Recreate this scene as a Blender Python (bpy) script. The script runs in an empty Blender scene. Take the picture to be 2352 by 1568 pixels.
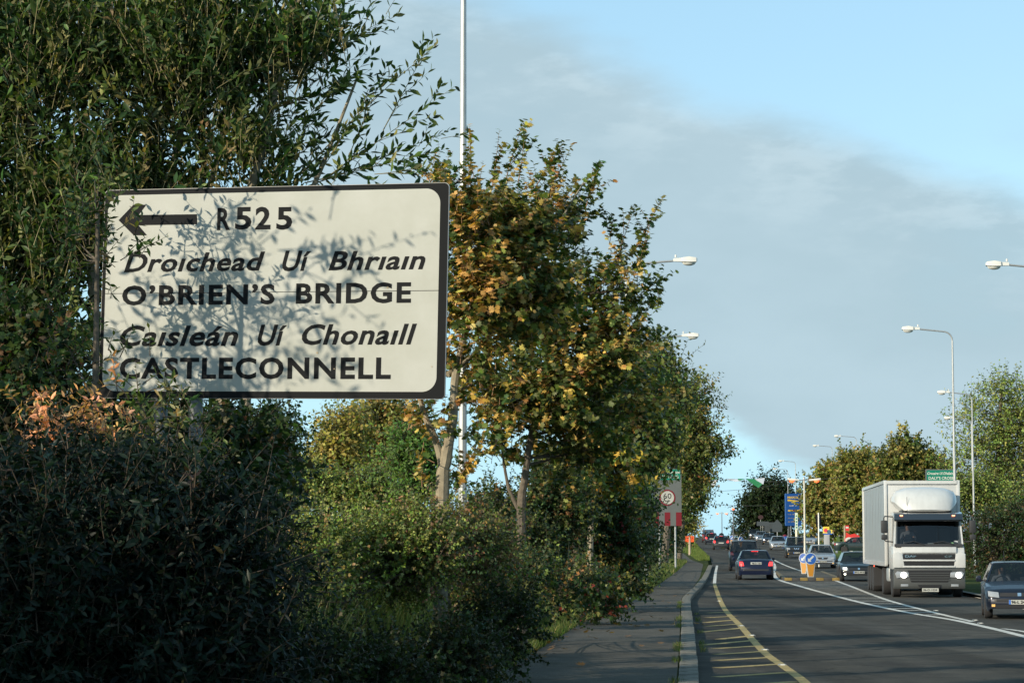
import bpy, bmesh, math, random
import numpy as np
from mathutils import Vector, Matrix
from mathutils.bvhtree import BVHTree
random.seed(7)
C = bpy.context.scene.collection
PI = math.pi
# ---------------------------------------------------------------- camera, sky, sun, exposure
F = 5297.0            # focal length in picture units (picture is 2352 wide)
CX, CY, HOR, CAMH = 1176.0, 784.0, 1245.0, 1.9
PITCH = math.atan((HOR-CY)/F)
cam_d = bpy.data.cameras.new('camera'); cam = bpy.data.objects.new('camera', cam_d); C.objects.link(cam)
cam.location = (0, 0, CAMH); cam.rotation_euler = (PI/2+PITCH, 0, 0)
cam_d.sensor_width = 36; cam_d.lens = 36*F/2352; cam_d.clip_start = 0.1; cam_d.clip_end = 12000
bpy.context.scene.camera = cam
SUN_EL, SUN_AZ = math.radians(20.5), math.radians(50.0)     # light travels towards +Y turned SUN_AZ to the right
sd = bpy.data.lights.new('sun', 'SUN'); sd.energy = 5.0; sd.angle = math.radians(0.5); sd.color = (1.0, 0.87, 0.68)
so = bpy.data.objects.new('sun', sd); C.objects.link(so)
ldir = Vector((math.sin(SUN_AZ)*math.cos(SUN_EL), math.cos(SUN_AZ)*math.cos(SUN_EL), -math.sin(SUN_EL)))
so.rotation_euler = ldir.to_track_quat('-Z', 'Y').to_euler(); so.location = (-20, -20, 30)
sc = bpy.context.scene
sc.view_settings.view_transform = 'Standard'; sc.view_settings.look = 'None'
sc.view_settings.exposure = 0.35; sc.view_settings.gamma = 1.0; sc.view_settings.use_curve_mapping = False
try:
    sc.cycles.max_bounces = 6; sc.cycles.transparent_max_bounces = 12
except Exception: pass

def pxdir(px, py):
    u = (px-CX)/F; v = (CY-py)/F
    c, s = math.cos(PITCH), math.sin(PITCH)
    return Vector((u, c - v*s, s + v*c))

world = bpy.data.worlds.new('World'); sc.world = world; world.use_nodes = True
def build_world():
    nt = world.node_tree; nt.nodes.clear(); N = nt.nodes.new; L = nt.links.new
    out = N('ShaderNodeOutputWorld'); bg = N('ShaderNodeBackground'); bg.inputs[1].default_value = 0.13
    sky = N('ShaderNodeTexSky'); sky.sky_type = 'NISHITA'; sky.sun_disc = False
    sky.sun_elevation = SUN_EL; sky.sun_rotation = math.radians(180)+SUN_AZ
    sky.air_density = 1.0; sky.dust_density = 0.7; sky.ozone_density = 1.6
    tc = N('ShaderNodeTexCoord')
    nrm = N('ShaderNodeVectorMath'); nrm.operation = 'NORMALIZE'; L(tc.outputs['Generated'], nrm.inputs[0])
    def plane(a, b):            # signed distance above the great circle through two directions
        n = pxdir(*a).normalized().cross(pxdir(*b).normalized()).normalized()
        if n.z < 0: n = -n
        d = N('ShaderNodeVectorMath'); d.operation = 'DOT_PRODUCT'; L(nrm.outputs[0], d.inputs[0]); d.inputs[1].default_value = n
        return d.outputs['Value']
    def noise(scale, detail, rough, sx, seed):
        mp = N('ShaderNodeMapping'); mp.inputs['Scale'].default_value = sx; mp.inputs['Location'].default_value = (seed, seed*.7, 0)
        mp.inputs['Rotation'].default_value = (0, math.radians(-18), 0)
        L(nrm.outputs[0], mp.inputs[0])
        n = N('ShaderNodeTexNoise'); n.inputs['Scale'].default_value = scale; n.inputs['Detail'].default_value = detail
        n.inputs['Roughness'].default_value = rough; L(mp.outputs[0], n.inputs['Vector']); return n.outputs['Fac']
    def math_(op, a, b=None, c=None):
        m = N('ShaderNodeMath'); m.operation = op
        for i, x in enumerate((a, b, c)):
            if x is None: continue
            if isinstance(x, (int, float)): m.inputs[i].default_value = x
            else: L(x, m.inputs[i])
        return m.outputs[0]
    def smooth(x, lo, hi, a=0.0, b=1.0):
        r = N('ShaderNodeMapRange'); r.interpolation_type = 'SMOOTHSTEP'; L(x, r.inputs[0])
        r.inputs[1].default_value = lo; r.inputs[2].default_value = hi; r.inputs[3].default_value = a; r.inputs[4].default_value = b
        return r.outputs[0]
    n1 = noise(7, 8, .55, (1, 1, 2.2), 3.1); n2 = noise(26, 6, .6, (1, 1, 3.0), 8.3)
    wob = math_('ADD', math_('MULTIPLY', math_('SUBTRACT', n1, .5), .05), math_('MULTIPLY', math_('SUBTRACT', n2, .5), .012))
    top = math_('ADD', plane((1100, 20), (2352, 470)), wob)
    low = math_('ADD', plane((1480, 860), (2100, 1215)), wob)
    covered = math_('MULTIPLY', smooth(top, -.016, .010, 1, 0), smooth(low, -.006, .008, 0, 1))
    n3 = noise(3.2, 7, .5, (1, 1, 2.6), 17.7)
    thin = smooth(n3, .58, .74)                          # broken cloud over the rest of the sky
    fac = math_('MAXIMUM', math_('MULTIPLY', covered, smooth(n1, .2, .5, .78, .95)), math_('MULTIPLY', thin, .35))
    cloud = N('ShaderNodeRGB'); cloud.outputs[0].default_value = (2.55, 3.55, 4.45, 1)
    dense = N('ShaderNodeMix'); dense.data_type = 'RGBA'; L(smooth(n1, .25, .75), dense.inputs[0])
    dense.inputs[6].default_value = (2.5, 3.4, 3.85, 1); dense.inputs[7].default_value = (3.0, 3.95, 4.45, 1)
    hz = N('ShaderNodeSeparateXYZ'); L(nrm.outputs[0], hz.inputs[0])
    haze = smooth(hz.outputs['Z'], 0.0, .20, .85, .45)
    base = N('ShaderNodeMix'); base.data_type = 'RGBA'; L(haze, base.inputs[0]); L(sky.outputs[0], base.inputs[6])
    base.inputs[7].default_value = (3.1, 5.5, 6.8, 1)
    edge = math_('MULTIPLY', math_('MULTIPLY', smooth(top, -.060, -.012, 0, 1), smooth(top, -.010, .012, 1, 0)), smooth(n2, .42, .66))
    lit = N('ShaderNodeMix'); lit.data_type = 'RGBA'; L(math_('MULTIPLY', edge, .36), lit.inputs[0]); L(dense.outputs[2], lit.inputs[6]); lit.inputs[7].default_value = (4.2, 5.1, 5.5, 1); dense = lit
    mix = N('ShaderNodeMix'); mix.data_type = 'RGBA'; L(fac, mix.inputs[0]); L(base.outputs[2], mix.inputs[6]); L(dense.outputs[2], mix.inputs[7])
    L(mix.outputs[2], bg.inputs[0]); L(bg.outputs[0], out.inputs[0])
build_world()

# ---------------------------------------------------------------- helpers
def tag(o, label=None, cat=None, group=None, kind=None):
    if label: o['label'] = label
    if cat: o['category'] = cat
    if group: o['group'] = group
    if kind: o['kind'] = kind
    return o
def thing(name, label, cat, loc=(0, 0, 0), rotz=0.0, group=None):
    o = bpy.data.objects.new(name, None); C.objects.link(o); o.empty_display_size = .2
    o.location = loc; o.rotation_euler = (0, 0, rotz); return tag(o, label, cat, group)
def link_mesh(name, me, parent=None, kind=None):
    o = bpy.data.objects.new(name, me); C.objects.link(o)
    if parent is not None: o.parent = parent
    if kind: o['kind'] = kind
    return o

class MB:
    def __init__(s): s.v = []; s.f = []
    def add(s, vs, fs):
        n = len(s.v); s.v += [tuple(v) for v in vs]; s.f += [tuple(i+n for i in f) for f in fs]; return s
    def box(s, c, sz, rz=0.0, m=None):
        x, y, z = sz[0]/2, sz[1]/2, sz[2]/2; cr, sr = math.cos(rz), math.sin(rz)
        vs = [(c[0]+a*x*cr-b*y*sr, c[1]+a*x*sr+b*y*cr, c[2]+d*z) for d in (-1, 1) for a, b in ((-1, -1), (1, -1), (1, 1), (-1, 1))]
        if m is not None: vs = [m @ Vector(v) for v in vs]
        return s.add(vs, [(3, 2, 1, 0), (4, 5, 6, 7), (0, 1, 5, 4), (1, 2, 6, 5), (2, 3, 7, 6), (3, 0, 4, 7)])
    def prism(s, poly, d0, d1, axis='y'):
        # poly in the plane across the axis: 'y' -> (x,z), 'x' -> (y,z), 'z' -> (x,y)
        f = {'y': lambda p, d: (p[0], d, p[1]), 'x': lambda p, d: (d, p[0], p[1]), 'z': lambda p, d: (p[0], p[1], d)}[axis]
        n = len(poly); vs = [f(p, d0) for p in poly]+[f(p, d1) for p in poly]
        fs = [tuple(range(n)), tuple(reversed(range(n, 2*n)))]+[(i, i+n, (i+1) % n+n, (i+1) % n) for i in range(n)]
        return s.add(vs, fs)
    def tube(s, pts, r, n=8, cap=True):
        pts = [Vector(p) for p in pts]; k = len(pts)
        if not hasattr(r, '__len__'): r = [r]*k
        vs = []; prev = None
        for i, p in enumerate(pts):
            t = (pts[min(i+1, k-1)]-pts[max(i-1, 0)]).normalized()
            a = prev if prev is not None else (Vector((1, 0, 0)) if abs(t.x) < .8 else Vector((0, 1, 0)))
            u = (a-t*a.dot(t)).normalized(); w = t.cross(u); prev = u
            vs += [p+(u*math.cos(2*PI*j/n)+w*math.sin(2*PI*j/n))*r[i] for j in range(n)]
        fs = [(i*n+j, i*n+(j+1) % n, (i+1)*n+(j+1) % n, (i+1)*n+j) for i in range(k-1) for j in range(n)]
        if cap: fs += [tuple(reversed(range(n))), tuple(range((k-1)*n, k*n))]
        return s.add(vs, fs)
    def lathe(s, prof, n=20, axis='z', c=(0, 0, 0)):
        vs = []
        for (r, h) in prof:
            for j in range(n):
                a = 2*PI*j/n; p = (r*math.cos(a), r*math.sin(a), h)
                if axis == 'x': p = (h, r*math.cos(a), r*math.sin(a))
                if axis == 'y': p = (r*math.sin(a), h, r*math.cos(a))
                vs.append((p[0]+c[0], p[1]+c[1], p[2]+c[2]))
        k = len(prof)
        fs = [(i*n+j, i*n+(j+1) % n, (i+1)*n+(j+1) % n, (i+1)*n+j) for i in range(k-1) for j in range(n)]
        fs += [tuple(reversed(range(n))), tuple(range((k-1)*n, k*n))]
        return s.add(vs, fs)
    def build(s, name, mat, parent=None, smooth=False, kind=None, bevel=0, fix=True):
        me = bpy.data.meshes.new(name); me.from_pydata(s.v, [], s.f); me.validate()
        if fix:
            bm = bmesh.new(); bm.from_mesh(me); bmesh.ops.recalc_face_normals(bm, faces=bm.faces)
            if bevel: bmesh.ops.bevel(bm, geom=[e for e in bm.edges if len(e.link_faces) == 2 and e.calc_face_angle(0) > .5], offset=bevel, segments=2, affect='EDGES', profile=.6)
            bm.to_mesh(me); bm.free()
        if smooth or bevel:
            me.shade_smooth()
            try: me.set_sharp_from_angle(angle=math.radians(38))
            except Exception: pass
        me.materials.append(mat); return link_mesh(name, me, parent, kind)

def raw_mesh(name, V, faces_by_n, mat, col=None):
    """V (n,3) array; faces_by_n list of (m,k) int arrays"""
    me = bpy.data.meshes.new(name); me.vertices.add(len(V)); me.vertices.foreach_set('co', np.ascontiguousarray(V, dtype=np.float32).ravel())
    loops = np.concatenate([f.ravel() for f in faces_by_n]).astype(np.int32)
    tot = np.concatenate([np.full(len(f), f.shape[1]) for f in faces_by_n]).astype(np.int32)
    st = np.concatenate([[0], np.cumsum(tot)[:-1]]).astype(np.int32)
    me.loops.add(len(loops)); me.loops.foreach_set('vertex_index', loops)
    me.polygons.add(len(tot)); me.polygons.foreach_set('loop_start', st); me.polygons.foreach_set('loop_total', tot)
    me.update(calc_edges=True)
    if col is not None:
        a = me.color_attributes.new('Col', 'FLOAT_COLOR', 'POINT')
        a.data.foreach_set('color', np.ascontiguousarray(np.c_[col, np.ones(len(col))], dtype=np.float32).ravel())
    me.materials.append(mat); return me

# ---------------------------------------------------------------- materials
MATS = {}
def mat(name, col, rough=.6, metal=0, noise=0, nscale=20, bump=0, emit=None, estr=0, coat=0, spec=.5, col2=None, alpha=None):
    if name in MATS: return MATS[name]
    m = bpy.data.materials.new(name); m.use_nodes = True; nt = m.node_tree; b = nt.nodes['Principled BSDF']
    N, L = nt.nodes.new, nt.links.new
    b.inputs['Base Color'].default_value = (*col, 1); b.inputs['Roughness'].default_value = rough
    b.inputs['Metallic'].default_value = metal; b.inputs['Specular IOR Level'].default_value = spec
    if coat: b.inputs['Coat Weight'].default_value = coat; b.inputs['Coat Roughness'].default_value = .06
    if emit: b.inputs['Emission Color'].default_value = (*emit, 1); b.inputs['Emission Strength'].default_value = estr
    if noise or bump:
        tc = N('ShaderNodeTexCoord'); n = N('ShaderNodeTexNoise'); n.inputs['Scale'].default_value = nscale
        n.inputs['Detail'].default_value = 6; n.inputs['Roughness'].default_value = .62; L(tc.outputs['Object'], n.inputs['Vector'])
        if noise:
            r = N('ShaderNodeValToRGB'); L(n.outputs['Fac'], r.inputs[0])
            c2 = col2 or tuple(max(0, c*(1-noise)) for c in col); c1 = tuple(min(1, c*(1+noise*.5)) for c in col)
            r.color_ramp.elements[0].position = .32; r.color_ramp.elements[0].color = (*c2, 1)
            r.color_ramp.elements[1].position = .68; r.color_ramp.elements[1].color = (*c1, 1); L(r.outputs[0], b.inputs['Base Color'])
        if bump:
            bp = N('ShaderNodeBump'); bp.inputs['Strength'].default_value = bump; bp.inputs['Distance'].default_value = .02
            L(n.outputs['Fac'], bp.inputs['Height']); L(bp.outputs[0], b.inputs['Normal'])
    if alpha is not None:                    # tinted see-through glass with a glossy skin
        out = nt.nodes['Material Output']; tr = N('ShaderNodeBsdfTransparent'); tr.inputs[0].default_value = (alpha, alpha*1.05, alpha*1.08, 1)
        gl = N('ShaderNodeBsdfGlossy'); gl.inputs['Roughness'].default_value = .03
        lw = N('ShaderNodeLayerWeight'); pw = N('ShaderNodeMath'); pw.operation = 'POWER'; L(lw.outputs['Facing'], pw.inputs[0]); pw.inputs[1].default_value = 4.5
        fr = N('ShaderNodeMath'); fr.operation = 'MULTIPLY_ADD'; L(pw.outputs[0], fr.inputs[0]); fr.inputs[1].default_value = .8; fr.inputs[2].default_value = .05
        mx = N('ShaderNodeMixShader'); L(fr.outputs[0], mx.inputs[0]); L(tr.outputs[0], mx.inputs[1]); L(gl.outputs[0], mx.inputs[2]); L(mx.outputs[0], out.inputs[0])
    MATS[name] = m; return m
def leaf_material(name='leaf', rough=.42, trans=.30, back=(1.25, 1.2, 1.05), spec=.16):
    m = bpy.data.materials.new(name); m.use_nodes = True; nt = m.node_tree; N, L = nt.nodes.new, nt.links.new
    b = nt.nodes['Principled BSDF']; out = nt.nodes['Material Output']
    a = N('ShaderNodeAttribute'); a.attribute_name = 'Col'
    g = N('ShaderNodeNewGeometry'); mu = N('ShaderNodeMix'); mu.data_type = 'RGBA'; mu.blend_type = 'MULTIPLY'
    mu.inputs[7].default_value = (*back, 1); L(g.outputs['Backfacing'], mu.inputs[0]); L(a.outputs['Color'], mu.inputs[6])
    L(mu.outputs[2], b.inputs['Base Color']); b.inputs['Roughness'].default_value = rough; b.inputs['Specular IOR Level'].default_value = spec
    t = N('ShaderNodeBsdfTranslucent'); bl = N('ShaderNodeMix'); bl.data_type = 'RGBA'; bl.blend_type = 'MULTIPLY'; bl.inputs[0].default_value = 1
    bl.inputs[7].default_value = (1.5, 1.5, .5, 1); L(a.outputs['Color'], bl.inputs[6]); L(bl.outputs[2], t.inputs[0])
    mx = N('ShaderNodeMixShader'); mx.inputs[0].default_value = trans; L(b.outputs[0], mx.inputs[1]); L(t.outputs[0], mx.inputs[2]); L(mx.outputs[0], out.inputs[0])
    return m
LEAF = leaf_material()
BARK = mat('bark', (.11, .09, .065), .85, noise=.5, nscale=14, bump=.6)
BARK_PALE = mat('bark_pale', (.24, .205, .14), .8, noise=.35, nscale=9, bump=.4)
TWIG = mat('twig', (.055, .042, .028), .8)
GALV = mat('galvanised', (.34, .36, .36), .45, metal=.35, noise=.15, nscale=6)

def ground_mat(name, c1, c2, c3, s1, s2, bump=.4, rough=1.0, spec=.03, bscale=60, cracks=False):
    m = bpy.data.materials.new(name); m.use_nodes = True; nt = m.node_tree; N, L = nt.nodes.new, nt.links.new
    b = nt.nodes['Principled BSDF']; b.inputs['Roughness'].default_value = rough; b.inputs['Specular IOR Level'].default_value = spec
    tc = N('ShaderNodeTexCoord')
    def nz(s, d=6):
        n = N('ShaderNodeTexNoise'); n.inputs['Scale'].default_value = s; n.inputs['Detail'].default_value = d; n.inputs['Roughness'].default_value = .65
        L(tc.outputs['Object'], n.inputs['Vector']); return n.outputs['Fac']
    a, c, d = nz(s1), nz(s2), nz(bscale, 4)
    r1 = N('ShaderNodeValToRGB'); L(a, r1.inputs[0]); r1.color_ramp.elements[0].position = .35; r1.color_ramp.elements[1].position = .65
    r1.color_ramp.elements[0].color = (*c1, 1); r1.color_ramp.elements[1].color = (*c2, 1)
    r2 = N('ShaderNodeMapRange'); L(c, r2.inputs[0]); r2.inputs[1].default_value = .5; r2.inputs[2].default_value = .72
    mx = N('ShaderNodeMix'); mx.data_type = 'RGBA'; L(r2.outputs[0], mx.inputs[0]); L(r1.outputs[0], mx.inputs[6]); mx.inputs[7].default_value = (*c3, 1)
    r3 = N('ShaderNodeMapRange'); L(d, r3.inputs[0]); r3.inputs[1].default_value = .3; r3.inputs[2].default_value = .7; r3.inputs[3].default_value = .72; r3.inputs[4].default_value = 1.3
    vm = N('ShaderNodeVectorMath'); vm.operation = 'SCALE'; L(mx.outputs[2], vm.inputs[0]); L(r3.outputs[0], vm.inputs['Scale'])
    fin = vm.outputs[0]
    if cracks:                                # tar filled cracks, patched lengths and tyre polished tracks running along the road
        vo = N('ShaderNodeTexVoronoi'); vo.feature = 'DISTANCE_TO_EDGE'; vo.inputs['Scale'].default_value = .28
        dn = N('ShaderNodeTexNoise'); dn.inputs['Scale'].default_value = 1.1; dn.inputs['Detail'].default_value = 6; L(tc.outputs['Object'], dn.inputs['Vector'])
        av = N('ShaderNodeVectorMath'); av.operation = 'MULTIPLY_ADD'; L(dn.outputs['Color'], av.inputs[0]); av.inputs[1].default_value = (2.2, 2.2, 0); L(tc.outputs['Object'], av.inputs[2]); L(av.outputs[0], vo.inputs['Vector'])
        cr = N('ShaderNodeMapRange'); L(vo.outputs['Distance'], cr.inputs[0]); cr.inputs[1].default_value = .0; cr.inputs[2].default_value = .018; cr.inputs[3].default_value = .72; cr.inputs[4].default_value = 1.0
        mp = N('ShaderNodeMapping'); mp.inputs['Scale'].default_value = (1.0, .02, 1); mp.inputs['Rotation'].default_value = (0, 0, .09); L(tc.outputs['Object'], mp.inputs[0])
        tn = N('ShaderNodeTexNoise'); tn.inputs['Scale'].default_value = 1.0; tn.inputs['Detail'].default_value = 3; L(mp.outputs[0], tn.inputs['Vector'])
        tr = N('ShaderNodeMapRange'); L(tn.outputs['Fac'], tr.inputs[0]); tr.inputs[1].default_value = .35; tr.inputs[2].default_value = .65; tr.inputs[3].default_value = .78; tr.inputs[4].default_value = 1.22
        m1 = N('ShaderNodeMath'); m1.operation = 'MULTIPLY'; L(cr.outputs[0], m1.inputs[0]); L(tr.outputs[0], m1.inputs[1])
        v2 = N('ShaderNodeVectorMath'); v2.operation = 'SCALE'; L(fin, v2.inputs[0]); L(m1.outputs[0], v2.inputs['Scale']); fin = v2.outputs[0]
    L(fin, b.inputs['Base Color'])
    bp = N('ShaderNodeBump'); bp.inputs['Strength'].default_value = bump; bp.inputs['Distance'].default_value = .02; L(d, bp.inputs['Height']); L(bp.outputs[0], b.inputs['Normal'])
    return m
ASPH = ground_mat('asphalt', (.047, .047, .045), (.069, .068, .061), (.092, .087, .074), .35, 1.3, bump=.6, rough=1.0, bscale=38, cracks=True)
PATHM = ground_mat('path_asphalt', (.075, .074, .069), (.105, .10, .088), (.062, .063, .052), .5, 2.2, bump=.5, rough=1.0, bscale=42)
KERBM = ground_mat('kerb_concrete', (.13, .13, .12), (.19, .185, .16), (.075, .075, .062), 2, 4, bump=.3, bscale=50)
SOIL = ground_mat('grass_ground', (.03, .042, .014), (.05, .065, .02), (.07, .06, .03), .6, 2.5, bump=1.0, bscale=25)
MOWN = ground_mat('mown_grass', (.06, .10, .022), (.10, .14, .035), (.12, .12, .05), .4, 1.4, bump=1.0, bscale=18)
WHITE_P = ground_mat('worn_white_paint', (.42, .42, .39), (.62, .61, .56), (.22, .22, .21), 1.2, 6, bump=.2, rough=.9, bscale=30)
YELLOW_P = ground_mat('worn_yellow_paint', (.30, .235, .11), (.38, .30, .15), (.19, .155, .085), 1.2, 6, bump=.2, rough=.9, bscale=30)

# ---------------------------------------------------------------- terrain
PY = np.array([-400, 60, 85, 112, 136, 160, 187, 215, 240, 290, 325, 370, 410, 440, 470, 520, 600, 800, 1200, 6000], float)
PZ = np.array([0, 0, .02, .10, .20, .40, .66, .9, 1.12, 1.65, 1.98, 2.35, 2.7, 2.9, 2.9, 2.4, 1.0, -4, -8, -10], float)
_yy = np.arange(-400, 1201, 2.0); _zz = np.interp(_yy, PY, PZ)
_k = np.ones(11)/11; _zz = np.convolve(np.pad(_zz, 5, 'edge'), _k, 'valid')
def prof(y): return np.where(np.asarray(y) < 1200, np.interp(y, _yy, _zz), np.interp(y, PY, PZ))
_t = np.concatenate([np.arange(4, 200, .25), np.arange(200, 462, .5)])
def hit(px, py):
    """where the line of sight of a picture point meets the (flat-across) terrain"""
    d = pxdir(px, py); z = CAMH + _t*d.z/d.y; g = z-prof(_t); i = np.argmax(g < 0)
    if g[i] >= 0: return (d.x/d.y*460, 460.0)
    a = g[i-1]/(g[i-1]-g[i]); t = _t[i-1]+a*(_t[i]-_t[i-1]); return (d.x/d.y*t, float(t))
def at(px, py, y):
    d = pxdir(px, py); t = y/d.y; return Vector((d.x*t, y, CAMH+d.z*t))
def line_fn(pts, back=None):
    w = sorted([hit(*p) for p in pts], key=lambda q: q[1]); ys = [q[1] for q in w]; xs = [q[0] for q in w]
    s0 = back if back is not None else (xs[1]-xs[0])/(ys[1]-ys[0])
    ys = [-300]+ys; xs = [xs[0]-s0*(ys[1]+300)]+xs
    s1 = (xs[-1]-xs[-2])/(ys[-1]-ys[-2]); ys.append(1200); xs.append(xs[-1]+s1*(1200-ys[-2]))
    g = np.arange(-300, 1200, 1.0); v = np.interp(g, ys, xs); v = np.convolve(np.pad(v, 3, 'edge'), np.ones(7)/7, 'valid')
    return lambda y: np.interp(y, g, v)
KERB = line_fn([(1607.7, 1568), (1598, 1470), (1588, 1398), (1587, 1379), (1610, 1355), (1626, 1331), (1638, 1299), (1634, 1283), (1608, 1256), (1599, 1248), (1597, 1242)], .075)
REDGE = line_fn([(2352, 1400), (2237, 1372), (1936, 1303), (1917, 1297), (1868, 1272), (1812, 1250), (1782, 1240)], .06)
PATHL = line_fn([(1210, 1508), (1317, 1443), (1439, 1384), (1530, 1325), (1568, 1294), (1563, 1281), (1546, 1269), (1480, 1262)], .085)
PATHR = line_fn([(1607.7, 1568), (1598, 1470), (1588, 1398), (1587, 1379), (1610, 1355), (1622, 1331), (1626, 1298), (1597, 1288), (1576, 1272), (1510, 1265)], .075)
def rise(x, y):
    x = np.asarray(x, float); y = np.asarray(y, float); sm = lambda t: np.clip(t, 0, 1)**2*(3-2*np.clip(t, 0, 1))
    return 1.05*sm((x-REDGE(y)-1.5)/9)*sm((y-205)/50)
def zg(x, y): return float(prof(y)+rise(x, y))
def hit2(px, py):
    d = pxdir(px, py); z = CAMH + _t*d.z/d.y; x = d.x/d.y*_t; g = z-prof(_t)-rise(x, _t); i = np.argmax(g < 0)
    if g[i] >= 0: return (d.x/d.y*460, 460.0)
    a = g[i-1]/(g[i-1]-g[i]); t = _t[i-1]+a*(_t[i]-_t[i-1]); return (d.x/d.y*t, float(t))
YS = np.concatenate([np.arange(-60, 500, 2.5), np.arange(500, 1200, 50), [1200, 2000, 4000, 8000]])
def sheet(name, ys, fl, fr, zoff, m, nx=2, kind='structure', use_rise=False, parent=None):
    V = []; ys = np.asarray(ys, float); u = np.linspace(0, 1, nx)
    for y in ys:
        l = fl(y) if callable(fl) else fl; r = fr(y) if callable(fr) else fr
        xs = l+(r-l)*u; z = prof(y)+zoff+(rise(xs, y) if use_rise else 0)
        V.append(np.c_[xs, np.full(nx, y), z*np.ones(nx)])
    V = np.concatenate(V); n = len(ys); i, j = np.meshgrid(np.arange(n-1), np.arange(nx-1), indexing='ij'); a = (i*nx+j).ravel()
    me = raw_mesh(name, V, [np.c_[a, a+1, a+nx+1, a+nx]], m); return link_mesh(name, me, parent, kind)
sheet('ground', YS, lambda y: -900-abs(y), lambda y: 900+abs(y), -.10, SOIL, 12)
Y1 = np.arange(-60, 480, 2.5)
sheet('road', Y1, lambda y: KERB(y)-.05, lambda y: REDGE(y)+.05, 0, ASPH, 8)
sheet('roadside_bank', Y1, lambda y: KERB(y)-70, lambda y: KERB(y)-.30, .10, SOIL, 8)
sheet('verge', Y1, lambda y: REDGE(y)+.25, lambda y: REDGE(y)+90, .10, SOIL, 40, use_rise=True)
ya = np.arange(-60, 236, 2.0)
sheet('footpath', ya, PATHL, lambda y: PATHR(y)-.31, .106, PATHM, 4)
sheet('grass_verge', np.arange(168, 300, 2.0), lambda y: PATHR(y)+.05 if y < 232 else KERB(y)-14, lambda y: KERB(y)-.15, .108, MOWN, 6)
# side road and fuel station apron on the right
sheet('apron', np.arange(206, 330, 2.0), lambda y: REDGE(y)+.02, lambda y: REDGE(y)+40, .112, ground_mat('apron_tarmac', (.15, .14, .12), (.19, .175, .145), (.11, .105, .09), .4, 2, bscale=60), 40, use_rise=True)
def patch(name, pts, zoff, m):
    w = [hit2(*p) for p in pts]; V = []; cx = sum(p[0] for p in w)/len(w); cy = sum(p[1] for p in w)/len(w); R = 8; n = len(w)
    for k in range(R+1):
        for p in w:
            x = cx+(p[0]-cx)*k/R; y = cy+(p[1]-cy)*k/R; V.append((x, y, zg(x, y)+zoff))
    f = [(k*n+i, k*n+(i+1) % n, (k+1)*n+(i+1) % n, (k+1)*n+i) for k in range(R) for i in range(n)]
    return MB().add(V, f).build(name, m, kind='structure')
# kerb stones, each a piece of the kerb
kerb = thing('kerb', 'low concrete kerb between the footpath and the road on the left', 'kerb', (0, 0, 0))
kerb_me = {}
y = 26.0; k = 0
while y < 150:
    Ln = .9; x0 = float(KERB(y)); x1 = float(KERB(y+Ln)); a = math.atan2(x1-x0, Ln)
    if k % 6 not in kerb_me:
        b = MB().box((-.15, Ln/2, .0), (.27, Ln-.035, .25)); o = b.build('kerb_stone', KERBM, kerb, bevel=.018); kerb_me[k % 6] = o.data
    else: o = link_mesh('kerb_stone', kerb_me[k % 6], kerb)
    o.location = (x0+random.uniform(-.008, .008), y, float(prof(y))+random.uniform(-.004, .006)); o.rotation_euler = (0, 0, -a); y += Ln; k += 1
sheet('far_kerb', np.arange(60, 206, 2.0), lambda y: REDGE(y)+.03, lambda y: REDGE(y)+.3, .118, KERBM, 2)
def stripe(name, pts, w, m, zoff=.005, dense=14, parent=None):
    P = [Vector((*hit(*p), 0)) for p in pts]; Q = []
    for i in range(len(P)-1):
        for t in range(dense): 
            p0, p1, p2, p3 = P[max(i-1, 0)], P[i], P[i+1], P[min(i+2, len(P)-1)]; s = t/dense
            Q.append(.5*((2*p1)+(p2-p0)*s+(2*p0-5*p1+4*p2-p3)*s*s+(3*p1-p0-3*p2+p3)*s**3))
    Q.append(P[-1]); V = []
    for i, q in enumerate(Q):
        d = (Q[min(i+1, len(Q)-1)]-Q[max(i-1, 0)]).normalized(); n = Vector((-d.y, d.x, 0))*w/2
        for s in (1, -1): V.append((q.x+n.x*s, q.y+n.y*s, float(prof(q.y))+zoff))
    return MB().add(V, [(2*i, 2*i+1, 2*i+3, 2*i+2) for i in range(len(Q)-1)]).build(name, m, parent, kind='structure')
stripe('yellow_line', [(1905, 1640), (1850, 1568), (1800, 1530), (1752, 1494), (1701, 1437), (1661, 1392), (1641, 1340)], .15, YELLOW_P)
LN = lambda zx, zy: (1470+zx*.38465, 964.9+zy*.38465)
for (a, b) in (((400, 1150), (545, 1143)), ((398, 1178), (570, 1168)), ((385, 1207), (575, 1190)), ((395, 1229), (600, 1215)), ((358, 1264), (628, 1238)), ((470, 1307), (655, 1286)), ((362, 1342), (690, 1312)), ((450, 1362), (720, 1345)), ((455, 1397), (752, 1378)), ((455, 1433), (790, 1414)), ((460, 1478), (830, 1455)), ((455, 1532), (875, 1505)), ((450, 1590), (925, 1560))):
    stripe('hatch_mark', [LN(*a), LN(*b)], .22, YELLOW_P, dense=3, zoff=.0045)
stripe('white_line', [(1641, 1339), (1643.5, 1315), (1647, 1298)], .15, WHITE_P)
stripe('white_line', [(2480, 1500), (2345, 1459), (2199, 1425), (2091, 1407), (1977, 1383), (1881, 1358), (1835, 1345), (1790, 1331), (1778, 1318), (1779, 1298), (1770, 1285)], .2, WHITE_P)
stripe('white_line', [(2234, 1427), (2145, 1406), (2037, 1377), (1960, 1348), (1915, 1331)], .16, WHITE_P)
stripe('white_line', [(2304, 1443), (2352, 1450), (2420, 1466)], .14, WHITE_P)
stripe('white_line', [(1874, 1319), (1835, 1309), (1800, 1296), (1773, 1283)], .16, WHITE_P)
stripe('white_line', [(2500, 1430), (2352, 1398), (2237, 1370), (2090, 1337), (1936, 1302), (1917, 1297)], .12, WHITE_P)
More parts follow.
